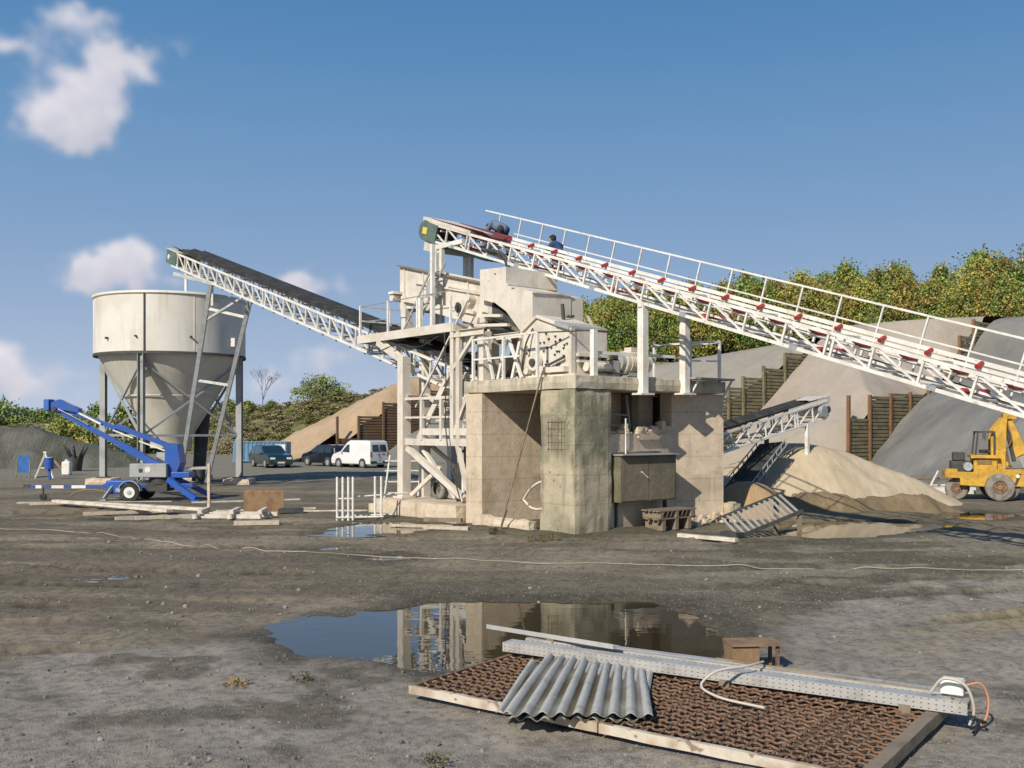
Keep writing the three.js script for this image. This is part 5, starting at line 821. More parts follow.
{ // scrub on the left bank and beyond the silo
  const hp = (px, d) => [(px - 512) / 1000 * d, -d];
  const hill = (x, z) => { let best = 1e9, y = 0; for (let i = 0; i <= 260; i++) for (const w of [-10, -7, -4, -2, 0, 3, 8, 16, 30]) { const p = hillPoint(i / 260, w), q = (p.x - x) ** 2 + (p.z - z) ** 2; if (q < best) { best = q; y = p.y; } } return Math.max(0, y); };
  const a = makeTree('leafy_bush', 'broad pale green bush on top of the bank, above the cars', 'bush', undefined, 811, 6.4, 2.7, 80, 60, .12, PAL.olive.concat(PAL.grey), .1); { const p = hillPoint(.69, 7); a.position.set(-22.4, hill(-22.4, -117) - .3, -117); }
  const g = [[247, 118, .38, 'olive green bush on the bank behind the silo leg'], [272, 116, .34, 'olive brown bush on the bank above the blue container'], [290, 112, .28, 'small bush on the bank beside the pink stockpile'], [228, 122, .45, 'tall olive bush on the bank right of the silo'], [200, 124, .45, 'olive bush on the bank seen under the silo cone']];
  const b = makeTree('leafy_bush', g[0][3], 'bush', undefined, 821, 7.4, 4.2, 80, 60, .2, PAL.olive.concat([[.1, .075, .03]]), .15);
  g.forEach(([px, d, s, l], i) => { const [x, z] = hp(px, d), y = hill(x, z) - .5; if (!i) { b.position.set(x, y, z); b.scale.setScalar(s); } else copy(b, l, [x, y, z], i * 1.7, s); });
  const c = makeTree('leafy_bush', 'grey green scrubby bush left of the silo, behind the blue lift', 'bush', undefined, 831, 5.5, 5.4, 40, 34, .24, PAL.grey.concat(PAL.olive), .4);
  { const [x, z] = hp(96, 112); c.position.set(x, hill(x, z) - .4, z); } { const [x, z] = hp(124, 108); copy(c, 'grey green scrubby bush between the left silo legs', [x, hill(x, z) - .4, z], 2, .95); } { const [x, z] = hp(152, 112); copy(c, 'grey green bush behind the silo cone', [x, hill(x, z) - .4, z], 4, .9); }
  const d = makeTree('leafy_bush', 'golden yellow bush behind the spoil mound at the far left', 'bush', undefined, 841, 5.6, 3.4, 80, 50, .14, PAL.gold.concat(PAL.olive), .1); { const [x, z] = hp(62, 100); d.position.set(x, -.3, z); }
  const far = 'distant trees along the far left skyline', e = makeTree('distant_tree', 'distant dark green tree at the left edge of the skyline', 'tree', far, 851, 9, 5.6, 80, 50, .24, PAL.grey.concat(PAL.green, PAL.olive), .15);
  const where = ['at the left edge', 'second from the left', 'third from the left', 'fourth from the left', 'fifth from the left', 'sixth from the left', 'seventh from the left', 'eighth from the left', 'ninth from the left', 'nearest the silo'];
  for (let i = 0; i < 10; i++) { const [x, z] = hp(-14 + i * 13 + (i % 3) * 3, 150 + (i % 4) * 8), y = 1.0 + .2 * (i % 3), s = .8 - .03 * i + .1 * (i % 2); if (!i) { e.position.set(x, y, z); } else copy(e, `distant green tree on the far left skyline, ${where[i]}`, [x, y, z], i * 2.1, s); }
  // bare tree
  const o = thing('bare_tree', 'leafless tree with fine branches on the bank right of the silo', 'tree', [0, 0, 0]), R = rng(62), trunk = mb(), limbs = mb();
  const grow = (p, dir, l, r, n) => { const q = p.clone().addScaledVector(dir, l); (n > 4 ? trunk : limbs).tube(p, q, r, 5, r * .7); if (n > 0) for (let k = 0; k < 3; k++) { const dd = dir.clone().add(new THREE.Vector3(R() - .5, (R() - .3) * .6, R() - .5).multiplyScalar(1.05)).normalize(); grow(q, dd, l * (.62 + .2 * R()), r * .62, n - 1); } };
  grow(new THREE.Vector3(0, -.4, 0), new THREE.Vector3(.05, 1, 0).normalize(), 1.9, .065, 5); trunk.build('trunk', M.bark, o); limbs.build('crown', M.bark, o); { const [x, z] = hp(262, 122); o.position.set(x, hill(x, z), z); }
  // rank growth over the bank: one mass
  const geo = crown(871, 1.8, .8, 12, 34, .085, [[1, 1, 1]], 0), N = 1500, m = new THREE.InstancedMesh(geo, leafMat, N), mt = new THREE.Matrix4(), col = new THREE.Color(), R2 = rng(15);
  for (let i = 0; i < N; i++) { const t = .5 + .5 * R2() * .75, w = -9.5 + 10.5 * R2(), p = hillPoint(t, w), s = .5 + .9 * R2(); mt.compose(new THREE.Vector3(p.x, p.y - .25, p.z), new THREE.Quaternion().setFromAxisAngle(new THREE.Vector3(0, 1, 0), R2() * 6), new THREE.Vector3(s * 1.1, s * .5, s * 1.1)); m.setMatrixAt(i, mt); const b2 = fbm(p.x * .15, p.z * .15, 3, 881), tone = b2 > .52 ? [.36, .31, .17] : R2() > .5 ? [.30, .29, .11] : [.27, .245, .105]; const k = .8 + .4 * R2(); m.setColorAt(i, col.setRGB(tone[0] * k, tone[1] * k, tone[2] * k)); }
  m.name = 'undergrowth'; tag(stuff(finish(m)), 'rank olive green undergrowth covering the bank behind the cars', 'undergrowth'); m.userData.kind = 'stuff'; scene.add(m);
}

// ---------------------------------------------------------------- two fitters crouching on the conveyor walkway
function sdfGeo(bones, cell = .014, blend = .03) {     // tapered capsules joined with a smooth minimum
  const lo = [1e9, 1e9, 1e9], hi = [-1e9, -1e9, -1e9]; for (const [p, q, a, b] of bones) for (let k = 0; k < 3; k++) { lo[k] = Math.min(lo[k], p[k] - a, q[k] - b); hi[k] = Math.max(hi[k], p[k] + a, q[k] + b); }
  const c = lo.map((v, k) => (v + hi[k]) / 2), half = Math.max(...hi.map((v, k) => v - lo[k])) / 2 + cell * 3, res = Math.min(110, Math.ceil(2 * half / cell)), mc = new MarchingCubes(res, M.skin, false, false, 120000), f = mc.field; mc.isolation = 0;
  for (let z = 0; z < res; z++) for (let y = 0; y < res; y++) for (let x = 0; x < res; x++) {
    const P = [x, y, z].map((v, k) => c[k] + ((v - res / 2) / (res / 2)) * half); let d = 1;
    for (const [p, q, a, b] of bones) { const e = q.map((v, k) => v - p[k]), w = P.map((v, k) => v - p[k]), t = clamp((e[0] * w[0] + e[1] * w[1] + e[2] * w[2]) / (e[0] ** 2 + e[1] ** 2 + e[2] ** 2 + 1e-9)), di = Math.hypot(w[0] - e[0] * t, w[1] - e[1] * t, w[2] - e[2] * t) - lerp(a, b, t), h = clamp(.5 + .5 * (d - di) / blend); d = lerp(d, di, h) - blend * h * (1 - h); }
    f[x + y * res + z * res * res] = -d;
  }
  mc.update(); const n = mc.count, g = new THREE.BufferGeometry(), p = new Float32Array(n * 3); for (let i = 0; i < n * 3; i++) p[i] = mc.positionArray[i] * half + c[i % 3];
  g.setAttribute('position', new THREE.BufferAttribute(p, 3)); g.setAttribute('normal', new THREE.BufferAttribute(Float32Array.from(mc.normalArray.slice(0, n * 3)), 3)); return g;
}
function fitter(label, pos, turn, J, jacket, bent) {
  const { hip, chest, neck, head, face, kneeL, kneeR, footL, footR, elbL, elbR, handL, handR } = J, up = (p, y) => [p[0], p[1] + y, p[2]], add = (p, v) => p.map((t, i) => t + v[i]);
  const shL = add(chest, [0.02, .03, .19]), shR = add(chest, [0.02, .03, -.19]), hL = add(hip, [0, 0, .1]), hR = add(hip, [0, 0, -.1]);
  const fwd = new THREE.Vector3(...face).normalize(), hd = (a, b) => add(head, [fwd.x * a, fwd.y * a + b, 0]);
  const bones = [[hip, chest, .13, .14], [chest, neck, .11, .06], [neck, head, .055, .07], [head, hd(.02, -.07), .098, .075], [hd(.085, 0), hd(.115, -.025), .02, .016], [add(head, [0, 0, .098]), add(head, [0, -.03, .098]), .02, .016], [add(head, [0, 0, -.098]), add(head, [0, -.03, -.098]), .02, .016],
    [hL, kneeL, .085, .06], [kneeL, footL, .058, .04], [footL, add(footL, [-.18, -.02, 0]), .045, .035], [hR, kneeR, .085, .06], [kneeR, footR, .058, .04], [footR, add(footR, [-.18, -.02, 0]), .045, .035], [shL, elbL, .055, .042], [elbL, handL, .04, .028], [shR, elbR, .055, .042], [elbR, handR, .04, .028]];
  const hand = (h, s) => { const b = [[h, add(h, [-.06, -.05, 0]), .032, .034]]; for (let k = 0; k < 4; k++) { const r = add(h, [-.07, -.055, s * (.03 - k * .02)]), m = add(r, [-.03, -.035, 0]), l = [.03, .036, .032, .024][k]; b.push([r, m, .0095, .009], [m, add(m, [.004, -l, 0]), .009, .0075]); } const t0 = add(h, [-.03, -.02, s * .03]); b.push([t0, add(t0, [-.025, -.03, s * .022]), .012, .01], [add(t0, [-.025, -.03, s * .022]), add(t0, [-.045, -.055, s * .014]), .01, .008]); return sdfGeo(b, .0045, .008); };
  const body = mb().add(sdfGeo(bones, .016)).add(hand(handL, 1)).add(hand(handR, -1));
  const person = body.solo('person', M.skin, label, 'person', pos, turn);
  const part = (name, mat, b, cell = .018) => { const m = finish(new THREE.Mesh(mb().add(sdfGeo(b, cell)).geo(), mat)); m.name = numbered(name); person.add(m); };
  part('jacket', jacket, [[add(hip, [0, .02, 0]), chest, .16, .175], [add(chest, [0, 0, .08]), add(chest, [0, 0, -.08]), .15, .15], [chest, neck, .13, .075], [shL, elbL, .078, .062], [elbL, handL.map((v, i) => lerp(elbL[i], v, .85)), .06, .046], [shR, elbR, .078, .062], [elbR, handR.map((v, i) => lerp(elbR[i], v, .85)), .06, .046], [shL, shR, .08, .08]]);
  part('trousers', M.trousers, [[hL, hR, .13, .13], [hL, kneeL, .105, .078], [kneeL, footL, .076, .058], [hR, kneeR, .105, .078], [kneeR, footR, .076, .058]]);
  for (const f of [footL, footR]) part('boot', M.boots, [[up(f, .04), f, .055, .058], [f, add(f, [-.2, -.02, 0]), .055, .045]], .014);
  part('hair', M.hair, [[hd(-.03, .03), hd(.01, .035), .102, .1], [hd(-.045, -.03), hd(-.02, .02), .085, .09]], .012);
  for (const s of [1, -1]) { const e = finish(new THREE.Mesh(new THREE.SphereGeometry(.012, 8, 6), M.dark)); e.name = numbered('eye'); e.position.set(head[0] + fwd.x * .092, head[1] + fwd.y * .092 + .005, head[2] + s * .034); person.add(e); }
  const mo = finish(new THREE.Mesh(new THREE.BoxGeometry(.01, .008, .05), M.lampRed)); mo.name = numbered('mouth'); mo.position.set(head[0] + fwd.x * .09, head[1] + fwd.y * .09 - .06, head[2]); person.add(mo);
  return person;
}
{
  const F = globalThis.F1, at = (l) => { const p = F(l, 1.02, -.005), [x, z] = plantXZ(p[0], p[2]); return [x, p[1], z]; };
  // figure axes: -x is up the conveyor (the way they face), z towards the near truss
  const turn = PA - Math.PI / 2;
  fitter('crouching fitter in a blue jacket with dark hair on the conveyor walkway', at(5.0), turn, { hip: [.12, .42, 0], chest: [-.12, .80, 0], neck: [-.2, .93, 0], head: [-.27, 1.05, 0], face: [-1, -.35, 0], kneeL: [-.26, .5, .16], kneeR: [-.26, .46, -.16], footL: [-.02, .13, .14], footR: [-.02, .07, -.14], elbL: [-.3, .55, .27], elbR: [-.32, .6, -.22], handL: [-.5, .48, .3], handR: [-.52, .5, -.12] }, M.jacketBlue);
  fitter('fitter in a grey blue jacket bent low over the conveyor near its head', at(2.0), turn, { hip: [.2, .82, 0], chest: [-.22, 1.02, .02], neck: [-.36, 1.02, .05], head: [-.48, .97, .08], face: [-.7, -.7, 0], kneeL: [.02, .46, .14], kneeR: [.12, .44, -.13], footL: [.08, .08, .14], footR: [.3, .0, -.14], elbL: [-.36, .76, .27], elbR: [-.4, .8, -.16], handL: [-.52, .6, .3], handR: [-.58, .64, -.05] }, M.jacketGrey);
}

// ---------------------------------------------------------------- foreground: rusty screen mesh, corrugated sheets, trays
const fg0 = scene.children.length;
{
  const r = -.628, o = thing('screen_mesh_panel', 'large rusty woven wire screen panel in a timber frame on the gravel', 'screen panel', [-.94, gy(-.94, -9.89), -9.89], r), Lx = 4.22, Lz = 2.45, y = .135;
  const wire = (len, ph, pitch) => { const pts = [], n = Math.round(len / pitch * 2); for (let i = 0; i <= n; i++) pts.push(new THREE.Vector3(len * i / n, (i + ph) % 2 ? .0075 : -.0075, 0)); const g = new THREE.TubeGeometry(new THREE.CatmullRomCurve3(pts), n * 4, .0125, 5, false); return g; };
  const pitch = .118, gx = [0, 1].map((k) => { const g = wire(Lx, k, pitch).toNonIndexed(); boxUV(g); return g; }), gz = [0, 1].map((k) => { const g = wire(Lz, k, pitch).toNonIndexed(); g.rotateY(Math.PI / 2); boxUV(g); return g; }), R = rng(23);
  for (let i = 1; i < Lz / pitch; i++) { const m = finish(new THREE.Mesh(gx[i % 2], M.rust)); m.name = numbered('wire'); m.position.set(0, y + .006 * (R() - .5), -i * pitch); o.add(m); }
  for (let i = 1; i < Lx / pitch; i++) { const m = finish(new THREE.Mesh(gz[(i + 1) % 2], M.rust)); m.name = numbered('wire'); m.position.set(i * pitch, y + .006 * (R() - .5), 0); o.add(m); }
  mb().rough(1.0, .105, .03, 2.12, .092, .06, .004, .12, .006).build('frame_board', M.woodpeel, o); mb().rough(3.16, .103, .032, 2.18, .092, .06, .004, .12, .006).build('frame_board', M.woodpeel, o);
  mb().rough(4.27, .115, -1.2, .12, .11, 2.5, .005, .12, .008).build('frame_board', M.woodgrey, o); mb().rough(-.04, .1, -1.2, .06, .1, 2.4, .005, .12, .008).build('frame_board', M.rust, o); mb().rough(2.1, .1, -2.5, 4.2, .1, .06, .005, .12, .008).build('frame_board', M.rust, o);
  for (const [x, z] of [[.5, -.3], [2.2, -.3], [3.9, -.3], [.5, -2.2], [2.2, -2.2], [3.9, -2.2], [2.2, -1.2]]) mb().rough(x, .03, z, .3, .08, .3, .01, .1, .01).build('bearer', M.woodgrey, o);
}
{ // corrugated fibre cement sheets, one on another
  const PITCH = .141, sheet = (w, l, seed) => { const nx = Math.round(w / PITCH * 12), nz = 14, pos = [], idx = [], th = .0075, R = rng(seed); const top = [], bot = [];
    for (const [dy, arr] of [[th / 2, top], [-th / 2, bot]]) for (let j = 0; j <= nz; j++) for (let i = 0; i <= nx; i++) { const x = w * (i / nx - .5), z = l * (j / nz - .5); arr.push(pos.length / 3); pos.push(x + .003 * (vn(i * .7, j, seed) - .5), .02 * Math.cos(2 * Math.PI * x / PITCH) + dy + .012 * Math.sin(z * 1.3 + seed), z + (j === nz || j === 0 ? .016 * (vn(i * .35, j, seed + 3) - .5) : 0)); }
    const W2 = nx + 1; for (let j = 0; j < nz; j++) for (let i = 0; i < nx; i++) { const a = j * W2 + i; idx.push(top[a], top[a + W2], top[a + 1], top[a + 1], top[a + W2], top[a + W2 + 1], bot[a], bot[a + 1], bot[a + W2], bot[a + 1], bot[a + W2 + 1], bot[a + W2]); }
    const edge = (a, b) => idx.push(top[a], top[b], bot[a], bot[a], top[b], bot[b]); for (let i = 0; i < nx; i++) { edge(i, i + 1); edge(nz * W2 + i, nz * W2 + i + 1); } for (let j = 0; j < nz; j++) { edge(j * W2, (j + 1) * W2); edge(j * W2 + nx, (j + 1) * W2 + nx); }
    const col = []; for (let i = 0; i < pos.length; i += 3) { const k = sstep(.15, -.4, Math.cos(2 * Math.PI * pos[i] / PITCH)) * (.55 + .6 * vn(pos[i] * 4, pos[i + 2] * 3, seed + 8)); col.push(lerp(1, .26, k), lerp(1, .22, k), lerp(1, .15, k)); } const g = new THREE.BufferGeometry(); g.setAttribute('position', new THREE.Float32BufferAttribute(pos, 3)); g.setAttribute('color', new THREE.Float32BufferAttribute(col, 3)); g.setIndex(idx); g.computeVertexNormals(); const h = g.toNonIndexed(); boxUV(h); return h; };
  const place = (seed, c, label) => {                 // corners: near left, near right, far right, far left
    const g = sheet(1.2, 1.9, seed), p = g.attributes.position, [nl, nr, fr, fl] = c; for (let i = 0; i < p.count; i++) { const s = clamp(p.getX(i) / 1.2 + .5, -.02, 1.02), t = clamp(.5 - p.getZ(i) / 1.9, -.02, 1.02); const q = [0, 1, 2].map((k) => lerp(lerp(nl[k], nr[k], s), lerp(fl[k], fr[k], s), t)); p.setXYZ(i, q[0], q[1] + p.getY(i), q[2] + .03 * (vn(s * 9, t * 3, seed) - .5)); }
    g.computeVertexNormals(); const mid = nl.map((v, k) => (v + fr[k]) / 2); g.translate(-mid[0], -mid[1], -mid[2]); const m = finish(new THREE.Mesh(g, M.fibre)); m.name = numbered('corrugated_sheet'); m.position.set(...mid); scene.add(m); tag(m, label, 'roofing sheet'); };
  place(1, [[-.1, .215, -8.62], [1.16, .20, -8.62], [1.32, .185, -10.35], [.34, .33, -10.4]], 'topmost corrugated grey roofing sheet lying on the rusty screen panel');
  place(4, [[-.05, .175, -8.68], [1.1, .17, -8.66], [1.4, .165, -10.3], [.4, .28, -10.4]], 'middle corrugated grey sheet, only its wavy front edge showing under the top one');
  place(7, [[-.16, .16, -8.85], [.86, .175, -8.8], [1.2, .16, -10.3], [.16, .24, -10.5]], 'lowest corrugated grey sheet sticking out at the left of the stack');
}
{
  const tray = M.tray, r = -.557;
  const profile = (o, L, w, h, z, y, name, mat) => { const m = mb(); m.box(L / 2, y, z, L, .006, w).box(L / 2, y - h / 2, z + w / 2, L, h, .006).box(L / 2, y - h / 2, z - w / 2, L, h, .006).box(L / 2, y - h, z + w / 2 - .02, L, .006, .04); return m.build(name, mat, o); };
  const a = thing('cable_tray', 'nearest perforated steel cable tray laid along the back of the screen panel', 'cable tray', [.05, .17, -11.3], r); profile(a, 4.68, .2, .095, 0, .1, 'channel', tray); mb().box(2.3, .104, 0, 4.5, .004, .16).build('spine_plate', M.trayPlain, a);
  const b = thing('cable_tray', 'second perforated steel cable tray, behind the nearest one', 'cable tray', [.3, .15, -11.5], r - .006); profile(b, 4.35, .18, .09, 0, .12, 'channel', tray); mb().box(2.0, .126, -.03, 3.6, .004, .1).build('spine_plate', M.trayPlain, b);
  const c = thing('metal_strip', 'narrow metal strip lying on the trays, its left end raised over the puddle', 'metal strip', [-.16, .2, -12.0], -.78); mb().bar([0, .09, 0], [1.9, .14, 0], .11, .012).bar([0, .1, .055], [1.9, .15, .055], .006, .05).build('strip', M.trayPlain, c); mb().box(1.0, .0, 0, .1, .2, .1).build('prop', M.woodgrey, c);
  const d = thing('steel_angle', 'thin dark steel angle lying behind the trays', 'steel bar', [2.15, .1, -10.32], r - .05); mb().bar([0, .16, 0], [2.05, .14, 0], .05, .012).bar([0, .18, -.02], [2.05, .16, -.02], .008, .05).build('angle', M.woodgrey, d); mb().box(.4, .05, 0, .1, .22, .06).build('prop', M.dark, d); mb().box(1.6, .04, 0, .1, .2, .06).build('prop', M.dark, d);
  for (const [x, z] of [[.5, -11.1], [2.2, -9.95], [3.6, -9.1]]) { const p = thing('timber_block', { .5: 'timber block propping the left end of the cable trays', 2.2: 'timber block propping the middle of the cable trays', 3.6: 'timber block propping the right end of the cable trays' }[x], 'timber block', [x, 0, z], r); mb().rough(0, .1, -.12, .12, .22, .5, .006, .1, .01).build('block', M.woodgrey, p); }
  const e = mb().path([[2.55, .34, -10.0], [2.35, .36, -9.75], [2.0, .33, -9.62], [1.86, .23, -9.55], [1.95, .19, -9.3], [2.3, .18, -8.95]], .013, 40, 6).solo('cable', M.cableW, 'pale loose cable draped over the middle of the trays', 'cable', [0, 0, 0]);
  const f = thing('junction_box', 'small white plastic box at the right end of the trays', 'junction box', [3.95, .3, -8.98], r); mb().rbox(0, .06, 0, .19, .12, .14, .012).build('box', M.white, f); mb().box(.0, .125, 0, .17, .012, .12).build('lid', M.white, f); mb().tube([.1, .05, 0], [.13, .05, 0], .018, 8).build('gland', M.dark, f);
  mb().path([[4.08, .36, -9.02], [4.2, .38, -9.0], [4.26, .25, -8.98], [4.22, .08, -8.95], [4.16, .03, -8.93]], .012, 30, 7).solo('orange_hose', M.orange, 'short orange hose hanging from the tray end', 'hose', [0, 0, 0]);
  mb().path([[3.75, .33, -8.95], [3.82, .46, -8.86], [3.97, .42, -8.8], [4.06, .2, -8.82], [4.04, .06, -8.86]], .014, 30, 6).solo('cable', M.cableW, 'white cable looped over the right end of the trays', 'cable', [0, 0, 0]);
  mb().path([[3.9, .28, -8.9], [4.02, .16, -8.76], [4.15, .1, -8.8], [4.18, .05, -8.95], [4.0, .04, -8.7]], .012, 30, 6).solo('cable', M.cableB, 'black cable tangled below the white box', 'cable', [0, 0, 0]);
  for (const q of scene.children.slice(fg0)) { q.position.x += /tray|strip|angle|cable|hose|box|block/.test(q.name) ? -.1 : .02; q.position.z += .25; }
  const s = thing('rusty_stand', 'small rusty steel box stand behind the trays', 'stand', [2.62, gy(2.62, -10.9), -10.9], .08); mb().box(-.12, .15, 0, .3, .26, .3).build('box', M.rustlight, s); mb().box(0, .29, 0, .56, .022, .36).build('top_plate', M.rustlight, s); mb().box(.24, .14, .12, .035, .28, .035).build('leg', M.rust, s); mb().box(.24, .14, -.12, .035, .28, .035).build('leg', M.rust, s);
}
// ---------------------------------------------------------------- timber, scrap and equipment about the yard
function plank(label, a, b, w, h, mat, y = 0, name = 'timber_plank') { const dx = b[0] - a[0], dz = b[1] - a[1], L = Math.hypot(dx, dz), x = (a[0] + b[0]) / 2, z = (a[1] + b[1]) / 2, g = (gy(...a) + gy(...b)) / 2; const m = mb().rough(0, h / 2, 0, L, h, w, .006, .3, .008).solo(name, mat, label, 'timber', [x, g + y, z], Math.atan2(-dz, dx)); return m; }
plank('long white plank on top of the left timber pile', [-15.2, -33.6], [-9.3, -30.3], .26, .1, M.woodwhite, .16); plank('long white plank lying against the front of the left timber pile', [-15.6, -34.1], [-10.2, -29.8], .24, .09, M.woodwhite, .14);
plank('grey bearer under the left end of the white planks', [-15.8, -31.6], [-13.3, -32.6], .18, .11, M.woodgrey); plank('grey bearer lying second from the left under the white planks', [-14.6, -31.0], [-12.2, -32.0], .18, .11, M.woodgrey); plank('pale bearer lying third from the left under the white planks', [-13.0, -30.3], [-10.9, -31.4], .18, .11, M.wood); plank('pale bearer under the right end of the white planks', [-11.6, -29.2], [-9.6, -30.4], .18, .11, M.wood); plank('short thick bearer in front of the white planks', [-10.9, -28.9], [-9.4, -29.6], .2, .15, M.wood);
plank('pale board lying below the lift tow bar', [-17.6, -35.6], [-12.3, -36.2], .3, .05, M.wood); plank('pale board left of the timber pile near the jockey wheel', [-16.6, -34.4], [-14.8, -34.9], .2, .08, M.wood); plank('long thin rail running from the timber pile to the small frame', [-9.3, -31.4], [-6.4, -32.6], .12, .08, M.woodwhite); plank('white board behind the outrigger foot of the lift', [-11.4, -35.6], [-7.9, -37.2], .2, .06, M.woodwhite);
plank('single round-edged post lying in front of the rusty board', [-7.6, -27.3], [-6.4, -27.5], .16, .13, M.wood); plank('flat grey board lying right of the single post', [-6.0, -27.6], [-4.9, -28.1], .3, .05, M.woodgrey); plank('thin rail from the rusty board towards the white pipe frame', [-7.2, -31.6], [-4.6, -31.9], .08, .06, M.woodwhite);
plank('pale plank lying before the concrete plinth', [-3.3, -27.2], [-1.6, -26.9], .2, .07, M.wood, .03); plank('brown plank lying close to the left wing wall', [-2.3, -26.3], [-1.1, -25.9], .24, .1, M.wood, .02); plank('broken board on the mud left of the wing wall', [-2.4, -27.3], [-1.35, -27.0], .16, .12, M.woodgrey, .12); plank('pale plank lying at the foot of the right bay', [4.0, -24.0], [5.15, -22.9], .16, .1, M.woodwhite, .02);
{ const o = thing('timber_rack', 'low white timber rack with an upright stake, left of the rusty board', 'timber rack', [-8.3, gy(-8.3, -29.6), -29.6], -.1); for (const [z, y, l] of [[-.5, .1, 2.3], [0, .12, 2.1], [.45, .1, 1.9]]) mb().box(.1, y, z, l, .12, .12, .05 * z).build('rail', M.woodwhite, o); for (const x of [-.85, .1, .95]) mb().box(x, .24, 0, .12, .1, 1.3, .2).build('cross_rail', M.woodwhite, o); mb().box(-.95, .8, -.6, .08, 1.6, .08).build('stake', M.wood, o); for (const x of [-.85, .2]) mb().tube([x, .04, .62], [x, .16, .62], .09, 10).build('foot', M.woodwhite, o); }
{ const o = thing('rusty_board', 'rust brown board standing on edge in the yard', 'board', [-7.75, gy(-7.7, -31), -31.2], .1); mb().rough(0, .36, 0, 1.25, .74, .05, .006, .15, .01, .02).build('board', M.rustlight, o); mb().bar([.3, .05, -.5], [.3, .6, -.04], .06).build('prop', M.woodgrey, o); mb().rough(.85, .08, .1, .8, .16, .4, .02, .12, .02).build('dark_slab', M.dark, o); }
{ const o = thing('pipe_frame', 'white tube guard frame standing upright left of the concrete plinth', 'guard frame', [-4.35, gy(-4.3, -29), -29.1], .12); for (const x of [-.72, -.56, -.4, -.27, .36, .54]) mb().tube([x, -.05, x < 0 ? .2 : 0], [x, 1.25, x < 0 ? .2 : 0], .035, 8).build('upright', M.white, o); mb().tube([-.75, .62, .2], [-.25, .62, .2], .025, 8).tube([-.75, .08, .25], [.6, .08, .05], .03, 8).tube([-.3, .65, -.05], [1.3, .72, -.6], .028, 8).tube([-.5, .08, -.3], [.9, .1, -.5], .028, 8).build('rail', M.white, o); }
{ const o = thing('metal_grille', 'silver slatted metal grille lying propped before the sand heap', 'grille', [6.05, gy(6, -24.4), -24.4], .28); const R3 = (x, z, y) => [x, y + .2 + (x + .92) * .34 - z * .42, z]; for (let k = 0; k < 12; k++) mb().bar(R3(-.8 + k * .145, .42, 0), R3(-.8 + k * .145, -.42, 0), .055, .03).build('slat', M.trayPlain, o); for (const z of [-.45, .45]) mb().bar(R3(-.92, z, -.01), R3(.92, z, -.01), .05, .09).build('side_rail', M.dark, o); mb().box(.75, .4, -.5, .1, .95, .1).build('prop', M.woodgrey, o); mb().box(.85, .25, .4, .08, .6, .08).build('prop', M.woodgrey, o); mb().box(-.92, .1, .3, .3, .1, .5, .4).build('dark_wedge', M.dark, o); }
{ // sloping belt chute at the left flank of the sand heap
  const a = [7.2, .45, -32.9], b = [9.1, 2.15, -34.9], o = thing('belt_chute', 'dark sloping belt chute with slotted pale side rails, left of the beige sand heap', 'chute', [7.2, 0, -32.9]); OFF.set(o, [7.2, 0, -32.9]);
  const d = new THREE.Vector3(b[0] - a[0], b[1] - a[1], b[2] - a[2]), up = [-.5, .8, .35]; mb().bar(a, b, 1.05, .03, up).build('belt', M.rubber, o);
  const t = d.clone().normalize(), s = new THREE.Vector3(...up).cross(t).normalize(), n = t.clone().cross(s); for (const k of [-1, 1]) { const off = s.clone().multiplyScalar(.58 * k), p = V3(a).add(off), q = V3(b).add(off); for (const h of [-.08, .1]) mb().bar(p.clone().addScaledVector(n, h), q.clone().addScaledVector(n, h), .03, .03, up).build('side_rail', M.steelgrey, o); for (let i = 0; i < 9; i++) { const w = p.clone().lerp(q, (i + .5) / 9); mb().bar(w.clone().addScaledVector(n, -.08), w.clone().addScaledVector(n, .1).addScaledVector(t, .1), .03).build('lacing', M.steelgrey, o); } }
  for (const [x, z] of [[7.8, -33.6], [8.8, -34.6]]) mb().bar([x, -.05, z], [x, x < 8 ? .9 : 1.8, z], .09).build('support_leg', M.steelgrey, o);
}
{ const o = plantThing('portable_pump', 'small dark engine pump with a grey wheel under the steel tower', 'pump', [1.2, .5, -6.2]); mb().rbox(1.2, 1.15, -6.0, .5, .9, .5, .04).build('engine', M.dark, o); mb().tube([1.2, 1.6, -6.0], [1.2, 2.1, -6.0], .06, 10).build('stack', M.dark, o); mb().lathe([[.2, -.08], [.32, -.08], [.34, 0], [.32, .08], [.2, .08]], 20, new THREE.Matrix4().makeRotationZ(Math.PI / 2).setPosition(.75, .84, -6.75)).build('wheel', M.tyreGrey, o); mb().rbox(1.2, .64, -6.2, .6, .2, 1.5, .03).build('frame', M.galv, o); mb().tube([.8, .7, -5.6], [.8, 1.2, -5.6], .05, 8).build('pipe', M.white, o); }
{ const o = thing('trestle_ladder', 'pale timber trestle ladder standing behind the white tower column', 'ladder', [-4.0, gy(-4, -36), -36.4], .1); for (const s of [-1, 1]) { mb().bar([-.55 - .12, 0, s * .35], [-.45, 1.7, s * .1], .05, .07).build('side_rail', M.white, o); mb().bar([.55, 0, s * .35], [.7, 1.7, s * .1], .05, .07).build('side_rail', M.white, o); } for (const y of [.35, .75, 1.15, 1.5]) mb().bar([-.62, y, .2], [.6, y, .2], .04).build('rung', M.white, o); }
{ const o = thing('blue_board', 'bright blue board on legs at the left edge of the yard', 'board', [-26.6, 0, -54.5], .1); mb().box(0, .75, 0, .6, .95, .06).build('panel', M.bluedrum, o); for (const x of [-.35, .3]) mb().bar([x * 1.1, 0, .12], [x, 1.0, 0], .06).build('leg', M.woodgrey, o); }
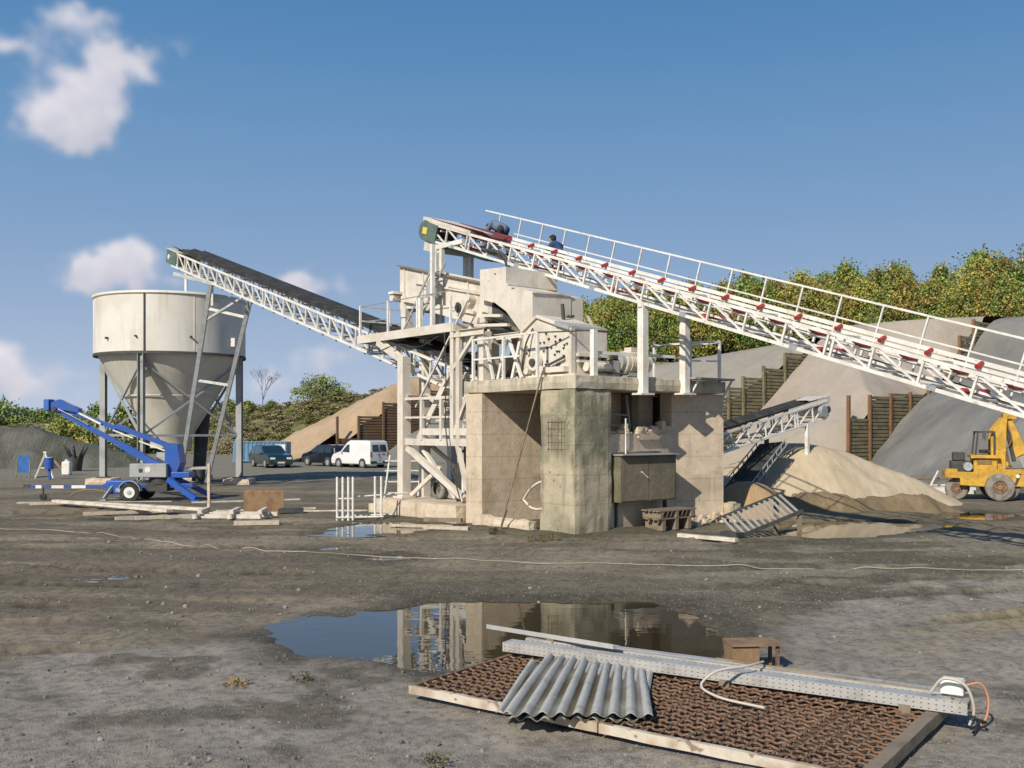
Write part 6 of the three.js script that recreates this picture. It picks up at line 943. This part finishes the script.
{ const o = thing('tripod_trestle', 'white tripod trestle between the blue board and the blue drum', 'trestle', [-25.3, 0, -54.2]); for (const [x, z] of [[-.45, .25], [.55, .25], [.05, -.4]]) mb().bar([x, 0, z], [0, 1.35, 0], .08).build('leg', M.white, o); mb().bar([-.25, .55, .12], [.28, .55, .12], .05).build('tie', M.white, o); mb().box(0, 1.38, 0, .16, .1, .16).build('cap', M.white, o); }
{ const o = thing('blue_drum', 'blue steel drum raised on a post at the left of the yard', 'drum', [-24.3, 0, -52.5]); mb().tube([0, .55, 0], [0, 1.15, 0], .22, 18).build('drum_body', M.blue, o); for (const y of [.6, .85, 1.1]) mb().tube([0, y - .02, 0], [0, y + .02, 0], .235, 18).build('hoop', M.blue, o); mb().tube([0, 1.15, 0], [0, 1.17, 0], .21, 18).build('lid', M.white, o); mb().bar([0, 0, 0], [0, .56, 0], .12).build('post', M.blue, o); }
{ const o = thing('white_canister', 'pale plastic canister standing behind the blue drum', 'canister', [-25.6, 0, -57.5]); mb().rbox(0, .4, 0, .5, .8, .45, .1).build('tank', M.white, o); mb().tube([0, .8, 0], [0, .9, 0], .12, 14).build('cap', M.white, o); }
{ const o = thing('tree_stump', 'dark uprooted tree stump with upturned roots beside the spoil mound', 'stump', [-27.8, 0, -63.5]), R = rng(71); mb().tube([-.2, -.1, 0], [.1, .9, 0], .6, 12, .45).build('trunk', M.dark, o); for (let k = 0; k < 8; k++) { const a = k * .8 + R(); mb().tube([.1 + .3 * Math.cos(a), .75, .3 * Math.sin(a)], [.15 + .75 * Math.cos(a), 1.2 + .6 * R(), .7 * Math.sin(a)], .13, 7, .04).build('root', M.dark, o); } mb().tube([-1.2, .9, .5], [-.4, -.05, .6], .1, 8).build('log', M.woodgrey, o); }
{ const cv = new THREE.CatmullRomCurve3([[-15.5, 0, -27.2], [-13.3, 0, -26], [-11.1, 0, -25.5], [-9.2, 0, -24.07], [-8, 0, -23], [-5.8, 0, -21.7], [-3.8, 0, -21], [-1.67, 0, -20.3], [.94, 0, -19.5], [3.57, 0, -19], [6.5, 0, -18.7], [9.4, 0, -18.4], [13, 0, -18.3]].map(V3));
  mb().path(cv.getPoints(110).map((p) => [p.x, Math.max(gy(p.x, p.z), -.03) + .014, p.z]), .012, 440, 5).solo('ground_cable', M.cableG, 'long pale cable snaking across the whole yard behind the puddle', 'cable', [0, 0, 0]); }
// tufts of weed and dead leaves
{ const pal = [[.09, .085, .03], [.13, .1, .04], [.06, .07, .025]]; const spots = [[-2.77, -10.1, 'dry yellowish leaf tuft on the gravel left of the puddle'], [-2.2, -10.35, 'dark weed tuft on the gravel below the puddle'], [-.6, -7.75, 'dark weed tuft at the lower edge, left of the screen panel'], [.75, -23.1, 'green weed tuft at the foot of the corner pier'], [-.4, -24.9, 'weeds growing along the foot of the left bay']];
  spots.forEach(([x, z, l], i) => { const g = crown(900 + i, .3, .05, 14, 12, .013, i === 0 ? [[.3, .17, .05], [.25, .16, .07]] : pal, 0), m = finish(new THREE.Mesh(g, leafMat)); m.name = numbered('weed_tuft'); m.position.set(x, Math.max(gy(x, z), 0), z); if (i > 2) m.scale.set(2.4, 2, 1.4); scene.add(m); tag(m, l, 'weeds'); }); }
renderer.render(scene, camera);
